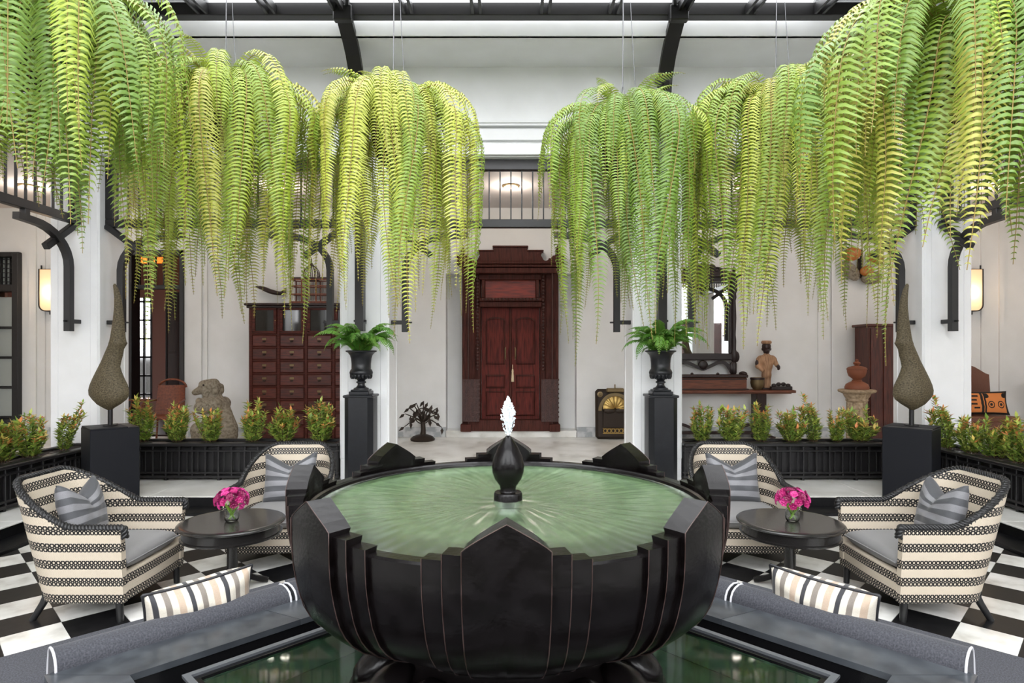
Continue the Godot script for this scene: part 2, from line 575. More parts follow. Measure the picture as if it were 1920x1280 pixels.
func setting_floor() -> void:
	var fl := single("floor", B.new().box(P(0, -0.062, MIDD), Vector3(19, 0.1, 17.6)), M.grout, "black and white checkered marble courtyard floor laid diagonally", "floor", "", "structure")
	# diagonal tiles, 0.308 m; black rows and white rows alternate along the depth
	var s := 0.218
	var half := s - 0.0022
	var full := B.new()
	full.prism(PackedVector2Array([Vector2(half, 0), Vector2(0, half), Vector2(-half, 0), Vector2(0, -half)]), 0.012, Transform3D(Basis(Vector3.RIGHT, -PI / 2), Vector3(0, -0.012, 0)))
	var fm := full.mesh()
	var lim := Rect2(-4.26, -1.45, 8.52, 7.78)   # x, depth
	var rest := [B.new(), B.new()]
	var clip := PackedVector2Array([lim.position, Vector2(lim.end.x, lim.position.y), lim.end, Vector2(lim.position.x, lim.end.y)])
	var n := 0
	for j in range(-25, 13):
		for i in range(-20, 21):
			if posmod(i + j, 2): continue
			var c := Vector2(i * s, 3.85 + j * s)
			var poly := PackedVector2Array([c + Vector2(half, 0), c + Vector2(0, half), c - Vector2(half, 0), c - Vector2(0, half)])
			var black := posmod(j, 2) == 0
			var inside := lim.encloses(Rect2(c - Vector2(half, half), Vector2(half, half) * 2))
			var cut: Array = [poly] if inside else Geometry2D.intersect_polygons(poly, clip)
			if cut.is_empty(): continue
			if absf(c.x) + absf(c.y - FD) < 1.2: continue
			var seen := c.y > 2.4 and absf(c.x) < 0.86 * c.y + 0.3 and absf(c.x) + (c.y - FD) > 1.95
			var mm: Material = (M.blacktile if black else M.whitetile)[posmod(i * 7 + j * 3 + i * j, 3)]
			if seen and n < 300:
				n += 1
				if inside:
					var t := part("tile", fm, mm, fl)
					t.position = P(c.x, 0, c.y)
				else:
					var p0 := B.new()
					var loc := PackedVector2Array()
					for q in cut[0]: loc.append(Vector2(q.x, q.y))
					p0.prism(loc, 0.012, Transform3D(Basis(Vector3.RIGHT, -PI / 2), Vector3(0, -0.012, 0)))
					part("tile", p0, mm, fl)
			else:
				rest[0 if black else 1].prism(cut[0], 0.012, Transform3D(Basis(Vector3.RIGHT, -PI / 2), Vector3(0, -0.012, 0)))
	for k in 2:
		part("tile_field", rest[k], [M.blacktile[0], M.whitetile[0]][k], fl).set_meta("kind", "stuff")
	# black border at floor level and black riser, then the marble step
	var bx := [4.27, 4.54]
	var bd := [6.34, 6.62]
	var nd := [-1.46, -1.74]
	var bb := B.new()
	bb.box(P(0, 0.012, (bd[0] + bd[1]) / 2), Vector3(2 * bx[1], 0.036, bd[1] - bd[0]), 0.006)
	bb.box(P(0, 0.012, (nd[0] + nd[1]) / 2), Vector3(2 * bx[1], 0.036, nd[0] - nd[1]), 0.006)
	for sx in [-1.0, 1.0]:
		bb.box(P(sx * (bx[0] + bx[1]) / 2, 0.012, MIDD + 0.02), Vector3(bx[1] - bx[0], 0.036, 7.78), 0.006)
	single("floor_border", bb, M.blacktile[2], "black stone border strip around the checkered floor", "floor", "", "structure")
	var tr := part("floor_step", B.new().box(P(0, 0.055, 7.33), Vector3(9.8, 0.13, 1.4), 0.004).box(P(0, 0.055, -2.47), Vector3(9.8, 0.13, 1.44), 0.004).box(P(-4.9, 0.055, MIDD), Vector3(0.7, 0.13, 9.8), 0.004).box(P(4.9, 0.055, MIDD), Vector3(0.7, 0.13, 9.8), 0.004), M.blacktile[2], self)
	tag(tr, "low step with black riser and white marble top under the planters", "step", "", "structure")
	for k in 10:
		part("slab", B.new().box(P(-4.41 + 0.98 * k, 0.131, 7.34), Vector3(0.974, 0.018, 1.44), 0.004), M.marble, tr)
	for sx in [-1.0, 1.0]:
		for k in 8:
			part("slab", B.new().box(P(sx * 4.93, 0.131, 6.13 - 0.98 * k), Vector3(0.8, 0.018, 0.974), 0.004), M.marble, tr)
	# corridor floors
	var cf := B.new()
	cf.box(P(0, 0.1, 9.47), Vector3(18.8, 0.2, 2.86), 0.006)
	cf.box(P(0, 0.1, -4.4), Vector3(18.8, 0.2, 2.6), 0.006)
	for sx in [-1.0, 1.0]: cf.box(P(sx * 7.55, 0.1, MIDD), Vector3(3.7, 0.2, 11.24), 0.006)
	single("floor_corridor", cf, M.marble, "pale marble corridor floor behind the white pillars", "floor", "", "structure")

func wall_box(b: B, x0: float, x1: float, h0: float, h1: float, d0: float, d1: float) -> void:
	b.box(P((x0 + x1) / 2, (h0 + h1) / 2, (d0 + d1) / 2), Vector3(x1 - x0, h1 - h0, absf(d1 - d0)))

func setting_walls() -> void:
	var w := B.new()
	var D0 := WALLD
	var D1 := WALLD + 0.3
	for seg in [[-9.4, -9.15], [-8.66, -6.77], [-5.78, -1.15], [1.16, 9.4]]: wall_box(w, seg[0], seg[1], 0.0, 4.3, D0, D1)
	wall_box(w, -9.15, -8.66, 3.45, 4.3, D0, D1)
	wall_box(w, -6.77, -5.78, 3.5, 4.3, D0, D1)
	wall_box(w, -1.15, 1.16, 3.09, 4.3, D0, D1)
	wall_box(w, -1.6, 1.6, 0.0, 3.4, D1 - 0.02, D1 + 0.15)          # back of the door niche
	var wb := single("wall_back", w, M.wallpaint, "white plaster back wall of the corridor", "wall", "", "structure")
	for q in [[-5.7, -5.46], [-5.42, -5.36], [5.42, 5.62], [5.66, 5.72], [-8.3, -8.22], [8.3, 8.38], [8.62, 8.7], [-8.5, -8.38]]:
		var bb := B.new()
		wall_box(bb, q[0], q[1], 0.38, 4.2, D0 - 0.03, D0 + 0.02)
		part("moulding", bb, M.wallpaint, wb)
	var sk := B.new()
	for seg in [[-8.62, -6.9], [-5.7, -1.15], [1.16, 9.3]]: sk.box(P((seg[0] + seg[1]) / 2, 0.29, D0 - 0.012), Vector3(seg[1] - seg[0], 0.18, 0.034), 0.006)
	single("baseboard_back", sk, M.skirt, "grey veined marble skirting along the back wall", "baseboard", "", "structure")
	var th := B.new()
	th.box(P(0.005, 0.26, D0 + 0.1), Vector3(2.3, 0.12, 0.36), 0.008)
	single("floor_threshold", th, M.marble, "raised marble threshold below the carved door", "floor", "", "structure")
	for sx in [-1.0, 1.0]:
		var o := B.new()
		wall_box(o, sx * 9.5 - 0.15, sx * 9.5 + 0.15, 0, 4.3, 11.1, -5.9)
		single("wall_left" if sx < 0 else "wall_right", o, M.wallpaint, "white outer corridor wall at the far left" if sx < 0 else "white outer corridor wall at the far right", "wall", "", "structure")
	var nb := B.new()
	wall_box(nb, -9.4, 9.4, 0, 3.0, -5.7, -6.0)  # out of view: low to admit front sky light, dark for bowl reflections
	single("unseen_wall_front", nb, M.darkwood, "unseen low dark wall behind the viewer, letting sky light in above", "wall", "", "structure")
	# corridor ceiling
	var c := B.new()
	wall_box(c, -9.6, 9.6, 4.25, 4.45, 7.55, 11.2)
	for sx in [-1.0, 1.0]: c.box(P(sx * 7.35, 4.35, MIDD), Vector3(4.5, 0.2, 10.3))
	single("ceiling", c, M.ceil, "plain corridor ceiling behind the arcade", "ceiling", "", "structure")
	# upper court walls with their mouldings
	var defs := [["wall_upper_back", P(0, 0, 7.6), 0.0, 11.2, "white upper court wall above the back arcade"], ["wall_upper_left", P(-5.18, 0, MIDD), PI / 2, 10.1, "white upper court wall above the left arcade"], ["wall_upper_right", P(5.18, 0, MIDD), -PI / 2, 10.1, "white upper court wall above the right arcade"]]
	for d in defs:
		var L: float = d[3]
		var b := B.new()
		b.box(Vector3(0, 4.64, 0), Vector3(L, 1.1, 0.24))
		var u := single(d[0], b, M.paint, d[4], "wall", "", "structure", d[1])
		u.rotation.y = d[2]
		for q in [[4.10, 4.13, 0.22], [4.13, 4.255, 0.16], [4.28, 4.42, 0.2], [4.445, 4.475, 0.25], [4.475, 4.5, 0.28]]:
			part("moulding", B.new().box(Vector3(0, (q[0] + q[1]) / 2, 0.05), Vector3(L, q[1] - q[0], q[2] * 1.2), 0.006), M.paint, u)
		# eave: soffit and fascia
		var ev := B.new()
		ev.box(Vector3(0, 5.26, 0.36), Vector3(L, 0.14, 0.98))
		var es := single("ceiling_eave", ev, M.paint, d[4].replace("upper court wall", "eave with plain fascia"), "eave", "", "structure", d[1])
		es.rotation.y = d[2]
		part("fascia", B.new().box(Vector3(0, 5.285, 0.83), Vector3(L, 0.19, 0.05), 0.006), M.paint, es)
	# pillars
	var pil := B.new()
	pil.box(Vector3(0, 2.15, 0), Vector3(0.59, 4.02, 0.59), 0.012)
	pil.box(Vector3(0, 0.18, 0), Vector3(0.55, 0.12, 0.55), 0.008)
	for k in [-1.0, 1.0]:
		pil.box(Vector3(k * 0.24, 2.2, 0), Vector3(0.09, 3.6, 0.604), 0.006)
		pil.box(Vector3(0, 2.2, k * 0.24), Vector3(0.604, 3.6, 0.09), 0.006)
	var pm := pil.mesh()
	var lab := {"-5.33 7.75": "white corner pillar behind the left stone sculpture", "-1.79 7.75": "white pillar behind the left black urn pedestal", "1.79 7.75": "white pillar behind the right black urn pedestal", "5.33 7.75": "white corner pillar behind the right stone sculpture"}
	for x in [-5.33, -1.79, 1.79, 5.33]:
		for d in [7.75, 4.2, 0.65, -2.9]:
			if absf(x) < 3 and d > -2 and d < 7: continue
			var key := "%.2f %.2f" % [x, d]
			single("pillar", pm, M.paint, lab.get(key, "white court pillar outside the picture"), "pillar", "white pillars of the court", "structure", P(x, 0, d))

func setting_roof() -> void:
	var r := thing("skylight", "black framed glass skylight over the courtyard", "skylight", Vector3.ZERO, 0, "", "structure")
	var bm := B.new()
	bm.box(P(0, 5.385, 6.61), Vector3(9.4, 0.14, 0.12), 0.006)
	part("beam", bm, M.black, r)
	part("beam", B.new().box(P(0, 5.385, -1.77), Vector3(9.4, 0.14, 0.12), 0.006), M.black, r)
	for sx in [-1.0, 1.0]: part("beam", B.new().box(P(sx * 4.3, 5.385, MIDD), Vector3(0.12, 0.14, 8.3), 0.006), M.black, r)
	part("beam", B.new().box(P(0, 5.1, MIDD), Vector3(8.6, 0.16, 0.12), 0.006), M.black, r)
	var xs := []
	for k in range(-6, 6): xs.append(0.367 + 0.735 * k)
	for x in xs:
		for sd in [0, 1]:
			var rb := B.new()
			for e in [-0.042, 0.042]:
				var a := P(x + e, 5.375, 6.58 if sd == 0 else -1.74)
				rb.bar(a, P(x + e, 5.16, MIDD), 0.034, 0.1, Vector3.RIGHT, 0.004)
			part("rafter", rb, M.black, r)
	for sd in [0, 1]:  # opaque roof edge strips out of view, shading the upper court walls
		var d0 := 6.44 if sd == 0 else -1.6
		var d1 := 5.7 if sd == 0 else -0.86
		part("unseen_flashing", B.new().bar(P(0, 5.5, d0), P(0, 5.452, d1), 9.6, 0.03, Vector3.RIGHT), M.black, r)
	for sx in [-1.0, 1.0]: part("unseen_flashing", B.new().box(P(sx * 4.0, 5.52, MIDD), Vector3(1.4, 0.03, 8.5)), M.black, r)
	var gx := [-4.3]
	gx.append_array(xs)
	gx.append(4.3)
	for k in gx.size() - 1:
		for sd in [0, 1]:
			var g := B.new()
			var x0: float = gx[k] + 0.004
			var x1: float = gx[k + 1] - 0.004
			var d0: float = 6.66 if sd == 0 else -1.82
			g.quad(P(x0, 5.47, d0), P(x1, 5.47, d0), P(x1, 5.23, MIDD), P(x0, 5.23, MIDD))
			part("pane", g, M.tinted, r)

func transom(x0: float, x1: float, label: String, at: Vector3, turn: float) -> Node3D:
	var t := thing("transom_grille", label, "grille", at, turn, "black slatted grilles between the pillars")
	var L := x1 - x0
	var mid := Vector3((x0 + x1) / 2, 0, 0)
	part("rail", B.new().box(mid + Vector3(0, 4.035, 0), Vector3(L, 0.145, 0.09), 0.006), M.black, t)
	part("rail", B.new().box(mid + Vector3(0, 3.3, 0), Vector3(L, 0.1, 0.09), 0.006), M.black, t)
	for x in [x0 + 0.05, x1 - 0.05]: part("stile", B.new().box(Vector3(x, 3.67, 0), Vector3(0.1, 0.64, 0.09), 0.006), M.black, t)
	var n := int(L / 0.132)
	var bm := B.new().box(Vector3(0, 3.66, 0), Vector3(0.016, 0.63, 0.03), 0.003).mesh()
	for k in range(1, n):
		part("bar", bm, M.black, t).position = Vector3(x0 + L * k / n, 0, 0)
	return t

func arcade() -> void:
	transom(-1.49, 1.49, "black slatted grille above the carved central door", P(0, 0, 7.62), 0)
	transom(-1.48, 1.48, "black slatted grille above the drawer cabinet bay", P(-3.56, 0, 7.62), 0)
	transom(-1.48, 1.48, "black slatted grille above the mirror bay", P(3.56, 0, 7.62), 0)
	transom(-1.46, 1.46, "black slatted grille of the left side arcade", P(-5.28, 0, 5.98), PI / 2)
	transom(-1.46, 1.46, "black slatted grille of the right side arcade", P(5.28, 0, 5.98), -PI / 2)
	# curved timber brackets: local x runs away from the pillar face
	var where := [
		["left corner pillar, towards the left edge", P(-5.27, 0, 7.45), -PI / 2], ["left corner pillar, towards the cabinet", P(-5.03, 0, 7.62), 0.0],
		["cabinet side of the left urn pillar", P(-2.085, 0, 7.62), PI], ["door side of the left urn pillar", P(-1.49, 0, 7.62), 0.0],
		["door side of the right urn pillar", P(1.49, 0, 7.62), PI], ["mirror side of the right urn pillar", P(2.085, 0, 7.62), 0.0],
		["right corner pillar, towards the mirror", P(5.03, 0, 7.62), PI], ["right corner pillar, towards the right edge", P(5.27, 0, 7.45), -PI / 2]]
	for w in where:
		var t := thing("arch_bracket", "curved black timber bracket on the " + w[0], "bracket", w[1], w[2], "curved black arcade brackets")
		var pts := [Vector3(0.17, 1.95, 0), Vector3(0.17, 2.5, 0)]
		for k in range(0, 9):
			var a := PI / 2 * k / 8.0
			pts.append(Vector3(0.17 + 0.56 * (1 - cos(a)), 2.72 + 0.43 * sin(a), 0))
		pts.append(Vector3(0.95, 3.16, 0))
		part("curved_post", B.new().sweep(pts, rect(0.075, 0.075), Vector3.BACK), M.black, t)
		part("cross_brace", B.new().bar(Vector3(0.0, 3.27, 0.03), Vector3(0.5, 2.9, 0.03), 0.07, 0.075, Vector3.BACK, 0.006), M.black, t)
		part("hanger", B.new().box(Vector3(0.83, 3.21, 0), Vector3(0.07, 0.09, 0.07), 0.005), M.black, t)
		part("wall_block", B.new().box(Vector3(0.09, 2.07, 0), Vector3(0.18, 0.05, 0.06), 0.005).box(Vector3(0.23, 2.07, 0), Vector3(0.05, 0.02, 0.02), 0.004), M.black, t)
	for sx in [-1.0, 1.0]:
		var t := thing("roof_brace", "tall black timber roof brace rising from the %s urn pillar to the skylight" % ("left" if sx < 0 else "right"), "brace", P(sx * 1.79, 0, 7.45), 0, "tall black roof braces")
		var pts := [Vector3(0, 1.95, 0.2), Vector3(0, 3.2, 0.2), Vector3(0, 4.45, 0.2), Vector3(0, 4.75, 0.235), Vector3(0, 4.98, 0.33), Vector3(0, 5.16, 0.5), Vector3(0, 5.27, 0.68), Vector3(0, 5.36, 0.9)]
		part("curved_post", B.new().sweep(pts, rect(0.1, 0.12), Vector3.RIGHT), M.black, t)
		var cp := [Vector3(0, 4.6, 0.27), Vector3(0, 4.9, 0.36), Vector3(0, 5.08, 0.52), Vector3(0, 5.19, 0.68), Vector3(0, 5.3, 0.9)]
		part("carved_edge", B.new().sweep(cp, rect(0.16, 0.07), Vector3.RIGHT), M.black, t)
		part("head_block", B.new().box(Vector3(0, 5.31, 0.93), Vector3(0.2, 0.16, 0.09), 0.01).box(Vector3(-0.05, 5.42, 0.95), Vector3(0.05, 0.14, 0.05), 0.01).box(Vector3(0.05, 5.42, 0.95), Vector3(0.05, 0.14, 0.05), 0.01), M.black, t)
		part("king_post", B.new().box(Vector3(-sx * 0.02, 5.5, 0.88), Vector3(0.07, 0.3, 0.07), 0.006), M.black, t)
		part("cross_brace", B.new().bar(Vector3(0, 5.02, 0.0), Vector3(0, 4.78, 0.42), 0.07, 0.075, Vector3.RIGHT, 0.006), M.black, t)
		part("wall_block", B.new().box(Vector3(0, 2.07, 0.1), Vector3(0.06, 0.05, 0.2), 0.005).box(Vector3(0, 2.07, 0.2), Vector3(0.15, 0.025, 0.03), 0.004), M.black, t)

func planter(label: String, at: Vector3, turn: float) -> Node3D:
	var t := thing("planter_box", label, "planter", at, turn, "black lattice planter boxes")
	var L := 2.92
	part("trough", B.new().box(Vector3(0, 0.225, -0.215), Vector3(L, 0.39, 0.34), 0.006), M.black, t)
	part("soil", B.new().grid(func(u, v): return Vector3((u - 0.5) * (L - 0.1), 0.425 + 0.012 * sin(u * 61.0) * cos(v * 9.0 + u * 33.0), -0.05 - 0.28 * v), 60, 5, 0), M.soil, t)
	part("rim", B.new().box(Vector3(0, 0.437, 0.0), Vector3(L, 0.04, 0.1), 0.01).box(Vector3(0, 0.437, -0.37), Vector3(L, 0.04, 0.05), 0.01).box(Vector3(-L / 2 + 0.03, 0.437, -0.19), Vector3(0.06, 0.04, 0.3), 0.01).box(Vector3(L / 2 - 0.03, 0.437, -0.19), Vector3(0.06, 0.04, 0.3), 0.01), M.black, t)
	for y in [0.36, 0.095]: part("lattice_rail", B.new().box(Vector3(0, y, 0.004), Vector3(L, 0.022, 0.03), 0.004), M.black, t)
	part("lattice_rail", B.new().box(Vector3(0, 0.045, 0.0), Vector3(L, 0.03, 0.04), 0.004), M.black, t)
	var lm := B.new().box(Vector3(0, 0.235, 0.0), Vector3(0.022, 0.365, 0.028), 0.004).mesh()
	var sm := B.new().box(Vector3(0, 0.22, -0.003), Vector3(0.014, 0.27, 0.02), 0.003).mesh()
	for k in 19:
		part("lattice_bar", lm, M.black, t).position = Vector3(-L / 2 + 0.02 + (L - 0.04) * k / 18.0, 0, 0.003)
		if k < 18: part("lattice_bar", sm, M.black, t).position = Vector3(-L / 2 + 0.02 + (L - 0.04) * (k + (0.42 if k % 2 else 0.58)) / 18.0, 0, 0.0)
	for k in 5: part("foot", B.new().box(Vector3(-1.3 + 0.65 * k, 0.015, -0.02), Vector3(0.03, 0.032, 0.05), 0.003), M.black, t)
	return t

func door_central() -> void:
	var t := thing("door_1", "carved red-brown double door in a tall stepped timber surround", "door", P(-0.01, 0, WALLD), 0, "", "structure")
	var F: Material = M.doorframe
	var y0 := 0.32
	for sx in [-1.0, 1.0]:
		for q in [[0.845, 0.725, 0.10], [0.735, 0.62, 0.07], [0.63, 0.525, 0.03]]:
			part("jamb", B.new().box(Vector3(sx * (q[0] + q[1]) / 2, (y0 + 3.2) / 2, q[2] - 0.1), Vector3(q[0] - q[1], 3.2 - y0, 0.2), 0.012), F, t)
		part("jamb_bead", B.new().tube([Vector3(sx * 0.73, y0 + 0.1, 0.175), Vector3(sx * 0.73, 3.15, 0.175)], 0.014, 6), M.doorcarve, t)
		# fretwork block low on the jamb
		var fr := B.new()
		fr.box(Vector3(sx * 0.685, 0.86, 0.19), Vector3(0.3, 0.74, 0.03), 0.006)
		for iy in 9:
			for ix in 4:
				var c := Vector3(sx * 0.685 - 0.11 + 0.0733 * ix, 0.54 + 0.08 * iy, 0.208)
				fr.box(c, Vector3(0.042, 0.042, 0.02), 0.006, Basis(Vector3.BACK, PI / 4))
				fr.box(c + Vector3(0.036, 0.04, 0), Vector3(0.03, 0.03, 0.014), 0.004)
		part("fretwork", fr, M.doorcarve, t)
		# carved strip up the jamb
		var cs := B.new()
		for k in 30: cs.blob(Vector3(sx * 0.575, 1.4 + 0.06 * k, 0.125), Vector3(0.022, 0.024, 0.012), 6, 4)
		part("carved_strip", cs, M.doorcarve, t)
		part("plinth_block", B.new().box(Vector3(sx * 0.77, 0.385, 0.13), Vector3(0.19, 0.13, 0.2), 0.01), F, t)
	part("bottom_rail", B.new().box(Vector3(0, 0.42, 0.05), Vector3(1.5, 0.2, 0.2), 0.012), F, t)
	part("lintel", B.new().box(Vector3(0, 2.54, -0.01), Vector3(1.1, 0.1, 0.24), 0.012).box(Vector3(0, 2.62, 0.02), Vector3(1.1, 0.06, 0.24), 0.01), F, t)
	var lc := B.new()
	for k in 17: lc.blob(Vector3(-0.48 + 0.06 * k, 2.625, 0.142), Vector3(0.024, 0.02, 0.012), 6, 4)
	part("carved_strip", lc, M.doorcarve, t)
	part("transom_frame", B.new().box(Vector3(0, 3.02, -0.01), Vector3(1.1, 0.1, 0.22), 0.012).box(Vector3(-0.475, 2.82, -0.01), Vector3(0.06, 0.34, 0.2), 0.01).box(Vector3(0.475, 2.82, -0.01), Vector3(0.06, 0.34, 0.2), 0.01), F, t)
	part("transom_panel", B.new().box(Vector3(0, 2.81, -0.05), Vector3(0.9, 0.34, 0.1), 0.01), M.redpanel, t)
	part("frieze", B.new().box(Vector3(0, 3.14, 0.06), Vector3(1.69, 0.14, 0.28), 0.012), F, t)
	for q in [[3.2, 1.78, 0.36, 0.05], [3.25, 1.86, 0.42, 0.05], [3.17, 1.72, 0.3, 0.04]]: part("cornice", B.new().box(Vector3(0, q[0], 0.05), Vector3(q[1], q[3], q[2]), 0.012), F, t)
	var cp := PackedVector2Array([Vector2(-0.92, 3.26), Vector2(0.92, 3.26), Vector2(0.94, 3.40), Vector2(0.74, 3.38), Vector2(0.7, 3.33)])
	for k in 7: cp.append(Vector2(0.615 + 0.055 * cos(PI + PI * k / 6.0) * -1.0, 3.335 - 0.045 * sin(PI * k / 6.0)))
	for q in [[0.53, 3.385], [0.56, 3.455], [0.3, 3.46], [0.29, 3.52], [0.15, 3.54], [0.0, 3.547]]: cp.append(Vector2(q[0], q[1]))
	var n := cp.size()
	for k in range(n - 2, 1, -1): cp.append(Vector2(-cp[k].x, cp[k].y))
	part("crown", B.new().prism(cp, 0.16, Transform3D(Basis(), Vector3(0, 0, 0.02))), F, t)
	part("crown_trim", B.new().box(Vector3(0, 3.535, 0.1), Vector3(0.62, 0.03, 0.22), 0.008).box(Vector3(0.43, 3.465, 0.1), Vector3(0.3, 0.025, 0.2), 0.008).box(Vector3(-0.43, 3.465, 0.1), Vector3(0.3, 0.025, 0.2), 0.008), F, t)
	for sx in [-1.0, 1.0]: part("finial", B.new().lathe([[0.05, 0], [0.05, 0.02], [0.022, 0.035], [0.018, 0.05], [0.045, 0.085], [0.03, 0.12], [0.012, 0.14], [0.012, 0.155], [0.02, 0.165], [0.0, 0.19]], 12, Vector3(sx * 0.83, 3.39, 0.1)), F, t)
	for sx in [-1.0, 1.0]:
		var lf := part("leaf", B.new().box(Vector3(sx * 0.26, 1.5, -0.06), Vector3(0.505, 1.98, 0.06), 0.006), M.doorwood, t)
		for q in [[1.62, 0.76, true], [1.18, 0.22, false], [0.79, 0.42, false]]:
			var cy: float = q[0] + (0.25 if q[2] else 0.0)
			var hh: float = q[1]
			var w := 0.32
			var poly := PackedVector2Array([Vector2(-w / 2, -hh / 2), Vector2(w / 2, -hh / 2), Vector2(w / 2, hh / 2)])
			if q[2]:
				for k in range(1, 6): poly.append(Vector2(w / 2 * cos(PI * k / 6.0), hh / 2 + 0.06 * sin(PI * k / 6.0)))
			poly.append(Vector2(-w / 2, hh / 2))
			var pts := []
			for p in poly: pts.append(Vector3(sx * 0.265 + p.x, cy + p.y, -0.022))
			part("panel_moulding", B.new().sweep(pts, [Vector2(-0.012, -0.014), Vector2(0.016, -0.014), Vector2(0.004, 0.014), Vector2(-0.006, 0.014)], Vector3.BACK, true), M.doorframe, lf)
			var small := PackedVector2Array()
			for p in poly: small.append(Vector2(p.x * 0.76, p.y * (0.9 if hh > 0.3 else 0.72)))
			part("raised_panel", B.new().prism(small, 0.024, Transform3D(Basis(), Vector3(sx * 0.265, cy, -0.034))), M.doorwood, lf)
		part("handle", B.new().tube(curve([Vector3(sx * 0.09, 1.6, -0.03), Vector3(sx * 0.09, 1.61, 0.03), Vector3(sx * 0.09, 1.74, 0.035), Vector3(sx * 0.09, 1.76, -0.03)], 5), 0.011, 6).box(Vector3(sx * 0.09, 1.68, -0.026), Vector3(0.03, 0.22, 0.012), 0.004), M.oldbrass, lf)
	part("meeting_bead", B.new().box(Vector3(0, 1.5, -0.02), Vector3(0.05, 1.98, 0.04), 0.012), M.doorframe, t)
	var ts := thing("door_tassel", "small cream tassel hanging between the leaves of the carved door", "tassel", P(0.03, 1.28, WALLD - 0.035), 0)
	part("cord", B.new().tube([Vector3(0, 0.12, 0), Vector3(0, 0.2, -0.02)], 0.005, 5), M.ivory, ts)
	part("tuft", B.new().lathe([[0.0, -0.1], [0.026, -0.1], [0.022, 0.0], [0.016, 0.06], [0.02, 0.08], [0.012, 0.12], [0.0, 0.125]], 10), M.ivory, ts)

